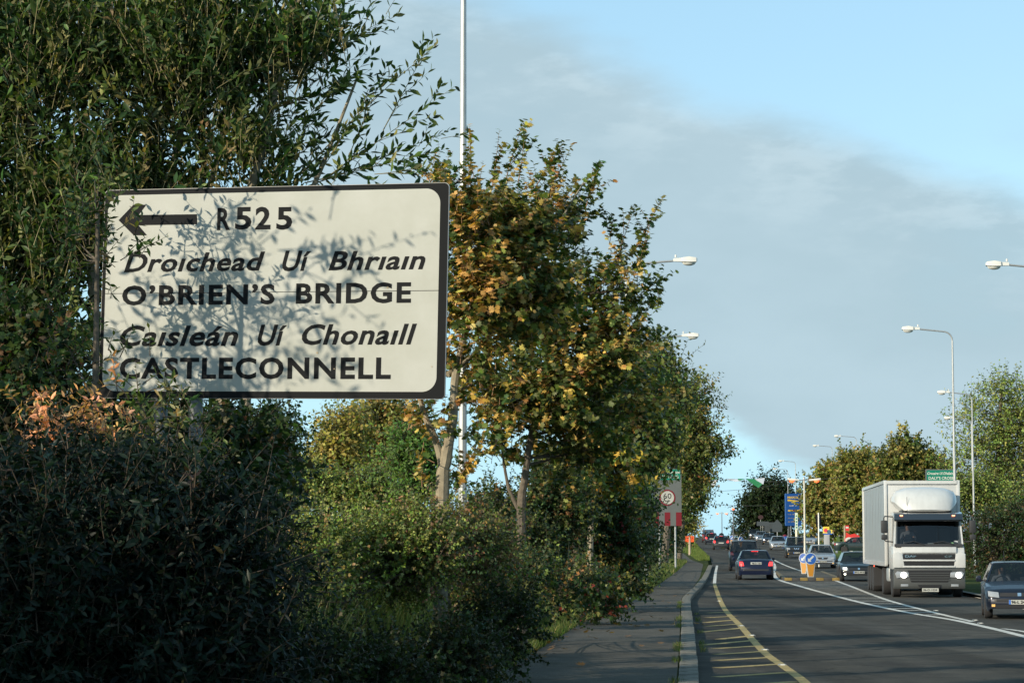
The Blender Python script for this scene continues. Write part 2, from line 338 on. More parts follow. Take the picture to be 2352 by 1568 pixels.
_la = line_fn([(2199, 1425), (2091, 1407), (1977, 1383), (1881, 1358), (1835, 1345)]); _lb = line_fn([(2234, 1427), (2145, 1406), (2037, 1377), (1960, 1348), (1915, 1331)])
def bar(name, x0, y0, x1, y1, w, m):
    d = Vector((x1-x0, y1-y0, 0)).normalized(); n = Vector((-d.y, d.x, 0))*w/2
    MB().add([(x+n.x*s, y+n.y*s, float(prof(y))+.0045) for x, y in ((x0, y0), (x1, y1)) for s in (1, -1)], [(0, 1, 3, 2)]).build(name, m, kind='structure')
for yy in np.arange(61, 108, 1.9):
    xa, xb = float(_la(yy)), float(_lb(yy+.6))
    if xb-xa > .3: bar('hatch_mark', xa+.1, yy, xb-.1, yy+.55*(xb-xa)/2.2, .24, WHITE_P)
patch('grass_mound', [(1893, 1242), (1900, 1236), (1925, 1234), (1962, 1234), (1990, 1240), (1990, 1247), (1935, 1249), (1905, 1247)], .14+.0, MOWN)
patch('grass_patch', [(1912, 1266), (1925, 1263), (1990, 1271), (1990, 1292), (1948, 1289), (1918, 1282)], .13, MOWN)
# ---------------------------------------------------------------- lettering
_cap = {}
def text_mesh(s, bold=0.0, extr=.0, space=1.0):
    cu = bpy.data.curves.new('t', 'FONT'); cu.body = s; cu.space_character = space; cu.offset = bold; cu.extrude = extr; cu.resolution_u = 3
    o = bpy.data.objects.new('t', cu); C.objects.link(o); dg = bpy.context.evaluated_depsgraph_get(); dg.update()
    me = bpy.data.meshes.new_from_object(o.evaluated_get(dg)); bpy.data.objects.remove(o); bpy.data.curves.remove(cu); return me
def cap_h(bold=0.0):
    if bold not in _cap:
        me = text_mesh('H', bold); zs = [v.co.y for v in me.vertices]; _cap[bold] = (min(zs), max(zs)); bpy.data.meshes.remove(me)
    return _cap[bold]
def lettering(s, x0, x1, zb, zc, m, parent, y=-.004, bold=.022, shear=0.0, name='lettering', mtx=None, extr=.004, space=1.0):
    """text standing in the (x,z) plane of its parent, fitted between x0..x1, baseline zb, capital top zc"""
    me = text_mesh(s, bold, 0, space); lo, hi = cap_h(bold); sz = (zc-zb)/(hi-lo)
    xs = [v.co.x + shear*(v.co.y-lo)*1.0 for v in me.vertices]
    if not xs: return None
    a, b = min(xs), max(xs); sx = (x1-x0)/(b-a)
    for v, x in zip(me.vertices, xs): v.co = Vector((x0+(x-a)*sx, y, zb+(v.co.y-lo)*sz))
    if mtx is not None: me.transform(mtx)
    me.materials.clear(); me.materials.append(m); return link_mesh(name, me, parent)

BLACK = mat('sign_black', (.010, .011, .012), .7, spec=.08)
SIGNW = mat('sign_white', (.38, .39, .36), .6, noise=.05, nscale=2.2, col2=(.335, .345, .305), spec=.15)
GREY_M = mat('sign_back_grey', (.28, .30, .31), .5, metal=.2)
def rrect(x0, x1, z0, z1, r, n=7):
    p = []
    for cx, cz, a0 in ((x1-r, z1-r, 0), (x0+r, z1-r, 90), (x0+r, z0+r, 180), (x1-r, z0+r, 270)):
        for i in range(n+1): a = math.radians(a0+90*i/n); p.append((cx+r*math.cos(a), cz+r*math.sin(a)))
    return p
# the big direction sign; its face is a plane with four measured corners
def direction_sign():
    dl, dr = 18.35, 17.6
    bl, br, tl = at(236, 908.5, dl), at(1018, 911, dr), at(243, 436, dl)
    ex = (br-bl).normalized(); n0 = ex.cross(Vector((0, 0, 1))); n0.z = 0; ny = -n0.normalized()
    ey = ex.cross(Vector((0, 0, 1))).normalized()        # away from the viewer side
    ez = ex.cross(ey)*-1
    if ez.z < 0: ez = -ez
    ey = ez.cross(ex).normalized()
    org = Vector(((bl.x+br.x)/2, (bl.y+br.y)/2, 0)); zb = (bl.z+br.z)/2
    root = thing('direction_sign', 'big white road sign with black border pointing left to R525, between bush and maple', 'road sign', (org.x, org.y, 0))
    M = Matrix(((ex.x, ey.x, ez.x, 0), (ex.y, ey.y, ez.y, 0), (ex.z, ey.z, ez.z, zb), (0, 0, 0, 1)))
    Mi = (Matrix.Translation(org) @ M).inverted(); O = org+Vector((0, 0, zb))
    def loc(px, py):
        d = pxdir(px, py); c = Vector((0, 0, CAMH)); t = (O-c).dot(ey)/d.dot(ey); p = Mi @ (c+d*t); return p.x, p.z
    Z = lambda zx, zy: loc(211.7+zx*.36008, 393.2+zy*.36008)
    x0, zbot = Z(40, 1442); x1, _ = Z(2245, 1442); _, ztop = Z(1150, 100)
    def part(mb, name, m, **k):
        o = mb.build(name, m, root, **k); o.data.transform(M); return o
    part(MB().prism(rrect(x0, x1, zbot, ztop, .035), 0, .012), 'backing_plate', BLACK)
    # extruded aluminium edge that shows as a thin pale line
    for (px0, px1, z0, z1, r) in ((x0, x1, zbot, ztop, .035),):
        P = rrect(px0-.004, px1+.004, z0-.004, z1+.004, .038); part(MB().prism(P, .003, .022), 'edge_trim', mat('trim_alu', (.16, .165, .165), .4, metal=.4))
    ix0, _ = Z(85, 760); ix1, _ = Z(2209, 760); _, iz0 = Z(1150, 1404); _, iz1 = Z(1150, 133); _, zs = Z(1150, 771)
    R = rrect(ix0, ix1, iz0, iz1, .115, 12)
    up = [p for p in R if p[1] > zs]; lo = [p for p in R if p[1] < zs]
    up = sorted(up, key=lambda p: math.atan2(p[1]-zs, p[0]-(ix0+ix1)/2)); up = [(ix1, zs+.0025)]+up+[(ix0, zs+.0025)]
    lo = sorted(lo, key=lambda p: math.atan2(p[1]-zs, p[0]-(ix0+ix1)/2)); lo = [(ix0, zs-.0025)]+lo+[(ix1, zs-.0025)]
    part(MB().prism(up, -.003, 0), 'face_panel', SIGNW); part(MB().prism(lo, -.003, 0), 'face_panel', SIGNW)
    # arrow and words
    A = [Z(*p) for p in ((170, 313), (262, 217), (347, 214), (297, 280), (669, 275), (671, 339), (296, 345), (351, 409), (266, 409))]
    part(MB().prism(A, -.0052, -.0030), 'arrow', BLACK)
    def word(s, a, b, zt, zb_, sh=0.0, bold=.024):
        xa, zbb = Z(a, zb_); xb, ztt = Z(b, zt); xa, _ = Z(a, zb_); lettering(s, xa, xb, zbb, ztt, BLACK, root, y=-.0045, bold=bold, shear=sh, mtx=M, name='lettering', space=1.13 if bold > .03 else 1.06)
    word('R', 797, 885, 233, 377, bold=.03)
    for ch, a, b in (('5', 912, 1020), ('2', 1040, 1142), ('5', 1175, 1280)): word(ch, a, b, 228, 373, bold=.03)
    I = .26
    word('Dro\u0131chead', 203, 1105, 512, 645, I); word('U\u00ed', 1213, 1400, 505, 638, I); word('Bhr\u0131a\u0131n', 1508, 2128, 502, 633, I)
    word("O\u2019BRIEN\u2019S", 190, 1168, 720, 856, bold=.031); word('BRIDGE', 1300, 2037, 708, 845, bold=.031)
    word('Ca\u0131sle\u00e1n', 178, 935, 982, 1116, I); word('U\u00ed', 1057, 1245, 977, 1112, I); word('Chona\u0131ll', 1338, 2073, 972, 1107, I)
    word('CASTLECONNELL', 175, 1908, 1187, 1323, bold=.031)
    # chips and a rust run
    cm = mat('chip', (.33, .27, .18), .8)
    for (zx, zy, s) in ((1437, 1158, .010), (1305, 1168, .005), (2168, 1246, .006), (845, 748, .005), (1885, 743, .010), (420, 876, .004), (1545, 1260, .005)):
        x, z = Z(zx, zy); part(MB().add([(x-s, -.0062, z-s*.3), (x+s*.4, -.0062, z-s), (x+s, -.0062, z+s*.5), (x-s*.3, -.0062, z+s)], [(0, 1, 2, 3)]), 'paint_chip', cm, fix=False)
    # two posts and the rails behind
    pm = mat('post_grey', (.11, .12, .125), .5, metal=.3, noise=.2, nscale=8)
    for zx in (415, 640):
        x, _ = Z(zx, 1400); p = M @ Vector((x, .07, 0)); MB().tube([(p.x, p.y, -.3), (p.x, p.y, zb+ztop-.12)], .057, 12).build('post', pm, root, smooth=True)
    for f in (.2, .8):
        z = zbot+(ztop-zbot)*f; part(MB().box(((x0+x1)/2, .03, z), ((x1-x0)*.96, .03, .05)), 'rail', pm)
    return root
direction_sign()
def scribble(x0, x1, zb, zc, m, parent, y, n, seed=1, name='lettering'):
    """a line of print too small to read: uneven upright strokes and bars"""
    R = random.Random(seed); mb = MB(); w = (x1-x0)/n; h = zc-zb
    for i in range(n):
        if R.random() < .12: continue
        x = x0+w*i; a = R.choice((.55, .7, .7, 1.0)); t = w*.26
        mb.box((x+t/2, y, zb+h*a/2), (t, .004, h*a))
        if R.random() < .7: mb.box((x+w*.4, y, zb+h*a*R.choice((.1, .5, .9))), (w*.5, .0032, h*.16))
        if R.random() < .5: mb.box((x+w*.62, y, zb+h*a/2), (t, .0036, h*a*.96))
    return mb.build(name, m, parent)

# ---------------------------------------------------------------- street lamps
LAMPW = mat('lamp_housing', (.62, .61, .56), .35); LAMPG = mat('lamp_bowl', (.55, .56, .52), .15, spec=.8)
LIT = mat('lamp_bowl_lit', (.8, .2, .08), .3, emit=(1.0, .13, .035), estr=1.6)
def lantern(root, tip, dirx, s=.9):
    """lantern whose far end is at tip, pointing along dirx (+1/-1)"""
    x, y, z = tip; L = .78*s
    hd = MB()
    secs = []
    for t, w, h0, h1 in ((0, .05, -.02, .05), (.05, .12, -.05, .09), (.35, .16, -.06, .12), (.62, .13, -.05, .09), (.66, .07, -.04, .08), (.98, .055, -.035, .07), (1, .03, -.02, .03)):
        X = x-dirx*L*t; secs.append([(X, y-w*s, z+h0*s), (X, y-w*.8*s, z+h1*s), (X, y+w*.8*s, z+h1*s), (X, y+w*s, z+h0*s)])
    vs = [p for s_ in secs for p in s_]; n = len(secs)
    fs = [(i*4+j, i*4+(j+1) % 4, (i+1)*4+(j+1) % 4, (i+1)*4+j) for i in range(n-1) for j in range(4)]+[(0, 1, 2, 3), tuple(range(4*n-4, 4*n))]
    h = hd.add(vs, fs).build('lantern', LAMPW, root, smooth=True)
    b = MB(); N = 10; pr = [(-.0, .115), (-.05, .11), (-.09, .085), (-.115, .04)]
    vs = [(x-dirx*(.27*s)+1.9*r*s*math.cos(2*PI*j/N), y+r*s*math.sin(2*PI*j/N), z-.05*s+hh*s) for hh, r in pr for j in range(N)]
    fs = [(i*N+j, i*N+(j+1) % N, (i+1)*N+(j+1) % N, (i+1)*N+j) for i in range(3) for j in range(N)]+[tuple(range(3*N, 4*N))]
    b.add(vs, fs).build('bowl', LAMPG, h, smooth=True)
    MB().lathe([(.03*s, .1*s), (.035*s, .17*s), (.02*s, .19*s)], 8, c=(x-dirx*.7*s, y, z)).build('photocell', LAMPW, h, smooth=True)
def lamp_post(px, y, toppy, side, label, h=10.0, arm=1.95, rb=.085, group='tall galvanised street lamps along the road'):
    """px: picture column of the post at its top; side: +1 arm towards the right"""
    p = at(px, HOR, y); x = p.x; z = zg(x, y)
    if toppy: h = at(px, toppy, y).z-z-.05
    root = thing('street_lamp', label, 'street lamp', (x, y, z), 0, group)
    MB().tube([(0, 0, -.1), (0, 0, 1.75), (0, 0, 1.9), (0, 0, h-1), (0, 0, h-.35)], [rb, rb*.98, rb*.72, rb*.45, rb*.42], 8).build('column', GALV, root)
    A = MB(); pts = [(0, 0, h-.40)]+[(side*.35*(1-math.cos(a)), 0, h-.35+.35*math.sin(a)) for a in np.linspace(0, PI/2, 6)]+[(side*(arm-.7), 0, h+.09)]
    A.tube(pts, .032 if rb > .07 else .03, 8).build('arm', GALV, root, smooth=True)
    MB().box((0, -rb-.004, .95), (.11, .015, .75)).build('door', mat('lamp_door', (.42, .44, .44), .5, metal=.3), root)
    lantern(root, (side*arm, 0, h+.10), side)
    return root
lamp_post(1062, 33, 0, 1, 'nearest grey street lamp post rising behind the big sign and past the picture top', h=12.0, rb=.088)
lamp_post(1441, 67, 0, 1, 'left street lamp with the higher of two lanterns sticking out over the maple', arm=2.08)
lamp_post(1482, 92, 0, 1, 'left street lamp with the lower of two lanterns sticking out right of the maple', arm=2.2)
lamp_post(2428, 68, 0, -1, 'right street lamp cut by the picture edge, only lantern and arm in the sky', arm=1.95)
lamp_post(2195, 89, 0, -1, 'tallest full street lamp on the right, post rising behind the white truck', arm=1.95)
lamp_post(2238, 129, 0, -1, 'street lamp right of the truck in front of the tall pale green tree', arm=1.93)
lamp_post(2236, 160, 0, -1, 'street lamp whose lantern is half hidden inside the tall pale green tree', arm=1.9)
lamp_post(1970, 240, 1002, -1, 'street lamp rising out of the brownish chestnut tree crown, higher one', arm=2.3)
lamp_post(1914, 262, 1024, -1, 'street lamp rising behind the left end of the brownish chestnut crown, lower one', arm=2.2)
lamp_post(1829, 285, 1059, -1, 'dark backlit street lamp standing behind the blue fuel price sign', arm=2.1)
lamp_post(1811, 325, 1077, -1, 'faint distant street lamp with sunlit lantern above the dark round tree', arm=2.1)

def twin_lamp(px, y, ztop_px, label, ang=0.0, arm=.98, sc_=1.0, r=.06, col=None):
    p = at(px, ztop_px, y); z0 = zg(p.x, y); h = p.z-z0
    root = thing('twin_street_lamp', label, 'street lamp', (p.x, y, z0), ang, 'twin headed lamps on the traffic islands')
    MB().tube([(0, 0, -.1), (0, 0, h*.45), (0, 0, h)], [r*1.25, r, r*.8], 10).build('column', col or mat('lamp_cream', (.52, .50, .42), .5, metal=.15), root, smooth=True)
    MB().lathe([(r*1.1, 0), (r*1.3, .1), (r*.9, .2), (.01, .24)], 10, c=(0, 0, h-.05)).build('cap', GALV, root, smooth=True)
    for s in (-1, 1):
        MB().tube([(0, 0, h-.02), (s*.35*sc_, 0, h-.03)], .025, 6).build('arm', GALV, root)
        hd = MB().prism([(s*.3*sc_, h-.07*sc_), (s*arm, h-.02*sc_), (s*arm, h+.10*sc_), (s*.3*sc_, h+.02*sc_)], -.09, .09).build('lantern', LAMPW, root, bevel=.01)
        MB().lathe([(.02, -.14*sc_), (.12*sc_, -.10*sc_), (.17*sc_, 0.0)], 12, c=(s*(arm-.24*sc_), 0, h-.05*sc_)).build('bowl', LIT, hd, smooth=True)
    return root
twin_lamp(1847, 138, 1101, 'twin headed lamp post with two orange lit bowls, in front of the blue fuel sign', arm=.98)
DK = mat('pole_dark', (.10, .11, .12), .5, metal=.2)
twin_lamp(1658, 300, 1178, 'small far twin lamp post against the sky above the red car roof', arm=.82, col=DK, r=.055)
twin_lamp(1684, 262, 1167, 'far lamp post seen end on with one glowing orange light beside the dark round tree', ang=1.45, arm=.7, col=DK, r=.06)

# ---------------------------------------------------------------- keep left bollards and islands
YEL = mat('bollard_yellow', (.38, .17, .012), .5); BLU = mat('sign_blue', (.015, .08, .32), .4); SW = mat('plastic_white', (.40, .43, .43), .4)
def disc(mb, x, y, z, r, n=24, th=.02): return mb.prism([(x+r*math.cos(2*PI*i/n), z+r*math.sin(2*PI*i/n)) for i in range(n)], y, y+th)
def bollard(px, y, hgt, label, ang=0, sc_=1.0):
    x = at(px, HOR, y).x; z = zg(x, y)
    root = thing('keep_left_bollard', label, 'bollard', (x, y, z), ang, 'yellow and blue keep left bollards')
    s = hgt/1.35
    MB().prism([(-.16*s, 0), (.16*s, 0), (.14*s, .12*s), (-.14*s, .12*s)], -.10*s, .10*s).build('base', BLACK, root, bevel=.01)
    MB().prism([(-.15*s, .12*s), (.15*s, .12*s), (.245*s, .92*s), (.18*s, 1.2*s), (-.18*s, 1.2*s), (-.245*s, .92*s)], -.09*s, .09*s).build('body', SW, root, bevel=.015)
    MB().prism([(-.10*s, .16*s), (.10*s, .16*s), (.20*s, .80*s), (-.20*s, .80*s)], -.10*s, -.088*s).build('yellow_panel', YEL, root)
    disc(MB(), 0, -.115*s, 1.03*s, .295*s, th=.21*s).build('disc_rim', SW, root, smooth=True)
    d = disc(MB(), 0, -.128*s, 1.03*s, .265*s, th=.012).build('blue_disc', BLU, root)
    a = [(-.17, -.17), (-.17, .05), (-.10, -.02), (.13, .20), (.20, .13), (-.02, -.10), (.05, -.17)]
    MB().prism([(p[0]*s*.85, 1.03*s+p[1]*s*.85) for p in a], -.134*s, -.129*s).build('arrow', SW, d)
    return root
bollard(1861, 112.5, 1.32, 'front keep left bollard with big blue arrow disc on the striped island')
bollard(1847, 122, 1.22, 'rear keep left bollard seen edgeways behind the front one on the striped island', ang=-.55)
bollard(1701, 252, 1.30, 'far keep left bollard by the dark queueing cars', ang=.3)
bollard(1682, 272, 1.30, 'furthest keep left bollard beside the thin lamp post', ang=-.3)
def island(name, pts, label, y0px=None):
    root = thing(name, label, 'traffic island', (*pts[0], zg(*pts[0])))
    base = Vector((pts[0][0], pts[0][1], zg(*pts[0])))
    per = [Vector((p[0]-base.x, p[1]-base.y, 0)) for p in pts]; cen = sum(per, Vector())/len(per)
    ins = [p+(cen-p).normalized()*.32 for p in per]
    MB().prism([(p.x, p.y) for p in ins], -.1, .115, 'z').build('infill', PATHM, root)
    ky = mat('kerb_yellow', (.19, .13, .03), .75, noise=.4, nscale=7); kb = mat('kerb_black', (.035, .036, .036), .75)
    n = 0
    for i in range(len(per)):
        a, b = per[i], per[(i+1) % len(per)]; L = (b-a).length; k = max(1, round(L/.40)); d = (b-a)/L; nn = (cen-(a+b)/2); nn = (nn-d*nn.dot(d)).normalized()
        for j in range(k):
            p = a+(b-a)*((j+.5)/k)+nn*.10; MB().box((p.x, p.y, .04), (L/k-.012, .2, .19), math.atan2(d.y, d.x)).build('kerb_stone', ky if n % 2 else kb, root, bevel=.02); n += 1
    return root
ic = hit(1850, 1327); ang = .11
def isl(cx, cy, w, l, a):
    P = []
    for (u, v) in ((-w/2, -l*.49), (-w*.46, -l/2), (w*.46, -l/2), (w/2, -l*.49), (w/2, l*.42), (w*.3, l/2), (-w*.3, l/2), (-w/2, l*.42)):
        P.append((cx+u*math.cos(a)+v*math.sin(a), cy-u*math.sin(a)+v*math.cos(a)))
    return P
island('traffic_island', isl(at(1849, HOR, 124).x, 124.5, 2.85, 29, .10), 'near traffic island edged with yellow and black kerb stones')
island('traffic_island', isl(at(1678, HOR, 270).x, 272, 2.0, 40, .09), 'far traffic island with two bollards between the car queues')
# reflective road studs in the yellow line and beside the white lines
stud = None
for i, (px, py) in enumerate([(1703, 1437), (1727, 1459), (1757, 1492), (1797, 1527), (1652, 1380), (2150, 1402), (2240, 1424), (2252, 1431)]):
    x, y = hit(px, py)
    if stud is None:
        r0 = thing('road_stud', 'small metal reflective stud set in the road markings', 'road stud', (x, y, float(prof(y))), 0, 'road studs along the yellow and white lines')
        a = MB().prism([(-.075, 0), (-.05, .022), (.05, .022), (.075, 0)], -.055, .055).build('casing', mat('stud_cast', (.30, .30, .28), .4, metal=.6), r0, bevel=.004)
        b = MB().box((0, -.056, .012), (.07, .006, .012)).build('reflector', mat('stud_glass', (.75, .75, .7), .15), r0); stud = r0
    else:
        r = stud.copy(); C.objects.link(r); r.location = (x, y, float(prof(y)))
        for c in (a, b): q = c.copy(); C.objects.link(q); q.parent = r

# ---------------------------------------------------------------- gateway signs "Crosaire Ui Dhalaigh / DALY'S CROSS, 60"
GRN = mat('sign_green', (.0, .16, .10), .45); RED = mat('sign_red', (.14, .004, .009), .45); PANG = mat('gateway_grey', (.095, .108, .105), .55, noise=.1, nscale=2)
LET = mat('letter_pale', (.55, .55, .50), .5)
def gateway(px0, px1, y, top_px, bot_px, label, ang=0):
    a, b = at(px0, HOR, y), at(px1, HOR, y); cx = (a.x+b.x)/2; W = b.x-a.x; zt = at(cx, top_px, y).z; zb = at(cx, bot_px, y).z
    z0 = zg(cx, y); root = thing('gateway_sign', label, 'road sign', (cx, y, z0), ang); zt -= z0; zb -= z0; H = zt-zb
    MB().prism(rrect(-W/2, W/2, zb, zt, .05), 0, .05).build('backing_panel', PANG, root)
    gh = H*.185; g = MB().prism(rrect(-W/2+.07, W/2-.07, zt-gh-.06, zt-.06, .09), -.012, 0).build('name_panel', GRN, root)
    for (s, u0, u1, v0, v1, sh) in (("Crosaire U\u00ed Dh\u00e1laigh", -.44, .44, .60, .84, .26), ("DALY\u2019S CROSS", -.40, .40, .16, .42, 0)):
        lettering(s, W*u0, W*u1, zt-.06-gh+gh*v0, zt-.06-gh+gh*v1, LET, g, y=-.016, bold=.02, shear=sh)
    cz = zt-H*.51; R = W*.285
    disc(MB(), 0, -.012, cz, R, 32, .012).build('red_ring', RED, root); w = disc(MB(), 0, -.02, cz, R*.82, 32, .008).build('speed_disc', SIGNW, root)
    lettering('60', -R*.5, R*.5, cz-R*.12, cz+R*.52, BLACK, w, y=-.024, bold=.0); lettering('km/h', -R*.32, R*.32, cz-R*.50, cz-R*.27, BLACK, w, y=-.024, bold=.03)
    sh = H*.235
    for i in range(5): MB().box((-W/2+W*(i+.5)/5, -.008, zb+sh/2), (W/5-.004, .016, sh)).build('stripe_panel', RED if i % 2 == 0 else PANG, root)
    for s in (-.28, .28): MB().tube([(W*s, .11, -.2), (W*s, .11, zt-.2)], .055, 10).build('post', GALV, root, smooth=True)
    return root
gateway(1501, 1566, 133, 1075, 1207, 'tall village gateway sign with red and white stripes, left of road under trees')
gateway(2128, 2199, 131, 1077, 1215, 'village gateway sign whose green top shows above the white truck')

# ---------------------------------------------------------------- other small signs and street furniture
def post_sign(name, px, y, top, bot, w, label, m, hgt=None, pm=None, cat='sign', lines=None, ang=0, pr=.03, base=None, poly=None):
    """board between picture rows top..bot, post down to the ground"""
    c = at(px, top, y); z0 = zg(c.x, y) if base is None else base; root = thing(name, label, cat, (c.x, y, z0), ang)
    zt = c.z-z0; zb = at(px, bot, y).z-z0
    P = [(p[0]*w, zb+p[1]*(zt-zb)) for p in poly] if poly else rrect(-w/2, w/2, zb, zt, min(.04, (zt-zb)*.2), 3)
    b = MB().prism(P, -.02, .01).build('board', m, root)
    MB().tube([(0, .045, -.1), (0, .045, zt-.05)], pr, 8).build('post', pm or GALV, root, smooth=True)
    for (s, u0, u1, v0, v1, lm) in (lines or []): lettering(s, w*u0, w*u1, zb+(zt-zb)*v0, zb+(zt-zb)*v1, lm, b, y=-.026, bold=.02)
    return root
WOOD = mat('post_wood', (.38, .31, .22), .8, noise=.2, nscale=8); ORG = mat('sign_orange', (.75, .10, .02), .5)
post_sign('street_name_sign', 1537, 185, 1208.5, 1217, 1.0*.72, 'small white name plate on a white post, left verge under the gateway sign', mat('name_plate_white', (.72, .72, .62), .5), pm=mat('post_white', (.6, .6, .5), .6), pr=.055)
post_sign('roadworks_board', 1584, 196, 1230.5, 1244, .72, 'square orange board on a pale wooden post on the left grass verge', ORG, pm=WOOD, pr=.10, lines=[('NO.5', -.36, .36, .48, .82, BLACK), ('\u2014', -.36, .36, .1, .5, BLACK)])
post_sign('advance_warning_sign', 1562, 290, 1222, 1232, .75, 'dull orange diamond warning sign under far left trees', mat('diamond_orange', (.38, .17, .03), .6), poly=[(-.5, .5), (0, 0), (.5, .5), (0, 1)])
post_sign('low_marker_board', 1543, 230, 1248, 1254.5, .5, 'low tan marker board in front of the dark parked car, left verge', mat('marker_tan', (.50, .33, .16), .6), pm=WOOD)
PLD = mat('backlit_plate', (.045, .055, .06), .5)
post_sign('junction_sign', 1752, 372, 1197, 1207, 1.95, 'grey rectangular sign back under dark round tree, leftmost of the junction signs', PLD)
post_sign('junction_sign', 1768, 374, 1199, 1221, 1.75, 'tall grey sign back under dark round tree, middle of the junction signs', PLD, pr=.06)
post_sign('junction_sign', 1785, 372, 1197, 1221, 1.6, 'grey pointed direction sign back under dark round tree, rightmost of the junction signs', PLD, poly=[(-.5, 0), (.5, 0), (.5, .7), (0, 1.2), (-.5, .7)], pr=.06)
post_sign('warning_sign', 1747, 380, 1182, 1192, .9, 'dark round prohibition sign faint against the dark round tree', mat('faint_red', (.035, .012, .012), .6), poly=[(.5*math.cos(2*PI*i/14), .5+.5*math.sin(2*PI*i/14)) for i in range(14)])
post_sign('sign_plate_back', 1816.5, 262, 1197, 1206, .35, 'small pale plate on a thin post just left under the blue fuel sign', SW)
post_sign('sign_plate_back', 2050-1.5, 205, 1208, 1230, .95, 'grey back of a road sign on a white post beside the truck trailer', mat('plate_back', (.22, .27, .27), .6), pm=mat('post_white2', (.7, .7, .62), .6), pr=.06)
# slim pole with a dark backed signal board
c = at(1880, 1177, 150); z0 = zg(c.x, 150); r = thing('signal_pole', 'slim white pole with a tall narrow black backing board, before the forecourt', 'sign', (c.x, 150, z0))
MB().tube([(0, 0, -.1), (0, 0, c.z-z0)], .045, 10).build('post', mat('pole_white', (.66, .66, .60), .5), r, smooth=True)
MB().prism(rrect(-.17, .17, at(1880, 1208, 150).z-z0, at(1880, 1181, 150).z-z0, .08), .05, .09).build('backing_board', BLACK, r)
# white post with a tall narrow green-lettered banner
c = at(1829, 1177, 232); z0 = zg(c.x, 232); r = thing('banner_post', 'narrow upright banner with green writing on a cream post, before the fuel sign', 'sign', (c.x, 232, z0)); H = c.z-z0
MB().tube([(0, 0, -.1), (0, 0, H*.55)], .12, 10).build('post', mat('post_cream', (.66, .64, .50), .6), r, smooth=True)
b = MB().box((0, 0, H*.75), (.26, .10, H*.5)).build('banner', mat('banner_pale', (.55, .62, .52), .6), r)
for i in range(6): MB().box((0, -.056, H*(.54+.075*i)), (.14, .012, .14)).build('letter_block', GRN, b)
# fuel price totem
c = at(1821, 1133, 252); z0 = zg(c.x, 252); W = 1.72; r = thing('fuel_price_sign', 'tall blue fuel station price totem with yellow writing beside the dark round tree', 'price sign', (c.x, 252, z0), .12)
H = c.z-z0; zb = at(1821, 1207, 252).z-z0; TB = mat('totem_blue', (.012, .07, .26), .4); YT = mat('totem_yellow', (.62, .42, .03), .5)
b = MB().prism(rrect(-W/2, W/2, zb, H, .06), -.2, .2).build('price_board', TB, r)
for s in (-.5, .5): MB().box((s, 0, zb/2), (.14, .14, zb+.05)).build('post', DK, r)
hh = H-zb; zz = lambda f: H-hh*f
lettering('MAXOL', -.64, .64, zz(.155), zz(.085), YT, b, y=-.206, bold=.04)
MB().prism([(-.64, zz(.235)), (-.64, zz(.18)), (.60, zz(.228)), (.60, zz(.24)), (.2, zz(.245))], -.215, -.201).build('swoosh', YT, b)
scribble(-.45, .45, zz(.39), zz(.355), LET, b, -.205, 8, 3)
MB().box((0, -.206, zz(.53)), (1.2, .012, .16)).build('price_band', YT, b); MB().box((.15, -.214, zz(.525)), (.5, .012, .14)).build('price_band', RED, b)
for i in range(3): scribble(-.6, .6, zz(.66+.115*i), zz(.62+.115*i), mat('totem_dim', (.34, .26, .10), .5), b, -.205, 12, 5+i)
# yellow poster on a short stand
YQ = 221
c = at(1901, 1209, YQ); z0 = zg(c.x, YQ); r = thing('yellow_poster', 'yellow poster with red and blue car pictures on a grey plinth by the grass mound', 'poster', (c.x, YQ, z0)); H = c.z-z0; zb = at(1901, 1227, YQ).z-z0
YP = mat('poster_yellow', (.75, .56, .07), .55)
b = MB().prism([(-.45, zb), (.42, zb), (.42, zb+(H-zb)*.62), (.15, zb+(H-zb)*.62), (.15, H), (-.45, H)], -.04, .04).build('board', YP, r)
disc(MB(), -.2, -.052, zb+(H-zb)*.52, .19, 14, .01).build('red_picture', mat('poster_red', (.6, .05, .08), .5), b); disc(MB(), .12, -.052, zb+(H-zb)*.36, .2, 14, .01).build('blue_picture', mat('poster_blue', (.06, .12, .16), .5), b)
scribble(-.36, .08, zb+(H-zb)*.80, zb+(H-zb)*.9, RED, b, -.044, 6, 9); MB().box((-.02, -.045, zb+.06), (.87, .02, .12)).build('strip', BLU, b)
MB().box((-.1, 0, zb/2), (.5, .35, zb)).build('plinth', mat('plinth_grey', (.30, .31, .32), .7), r, bevel=.02)
# red banner, red oval board
c = at(1955, 1216, 214); z0 = zg(c.x, 214); r = thing('red_banner', 'tattered red advertising banner strung between a post and the chestnut trees', 'banner', (c.x, 214, z0)); RB = mat('banner_red', (.55, .03, .025), .6)
H = at(1955, 1206, 214).z-z0; zb = at(1955, 1236, 214).z-z0
MB().box((-.62, 0, H/2), (.12, .12, H)).build('post', WOOD, r)
MB().prism([(-.55, H), (-.2, H), (-.2, H-.5), (-.55, H-.5)], -.03, 0).build('red_flag', RB, r); MB().prism([(-.5, H-.12), (-.25, H-.12), (-.25, H-.27), (-.5, H-.27)], -.04, -.031).build('white_patch', LET, r)
MB().prism([(-.5, H-.65), (-.1, H-.85), (.3, H-.75), (.75, H-.95), (.78, H-1.55), (-.52, H-1.5)], -.03, 0).build('red_cloth', RB, r)
scribble(-.1, .5, H-1.4, H-1.08, LET, r, -.034, 4, 11)
c = at(1950, 1232.5, 212); z0 = zg(c.x, 212); r = thing('oval_board', 'white oval advertising board with red rim standing behind the green car bonnet', 'sign', (c.x, 212, z0)); zc = at(1950, 1239, 212).z-z0
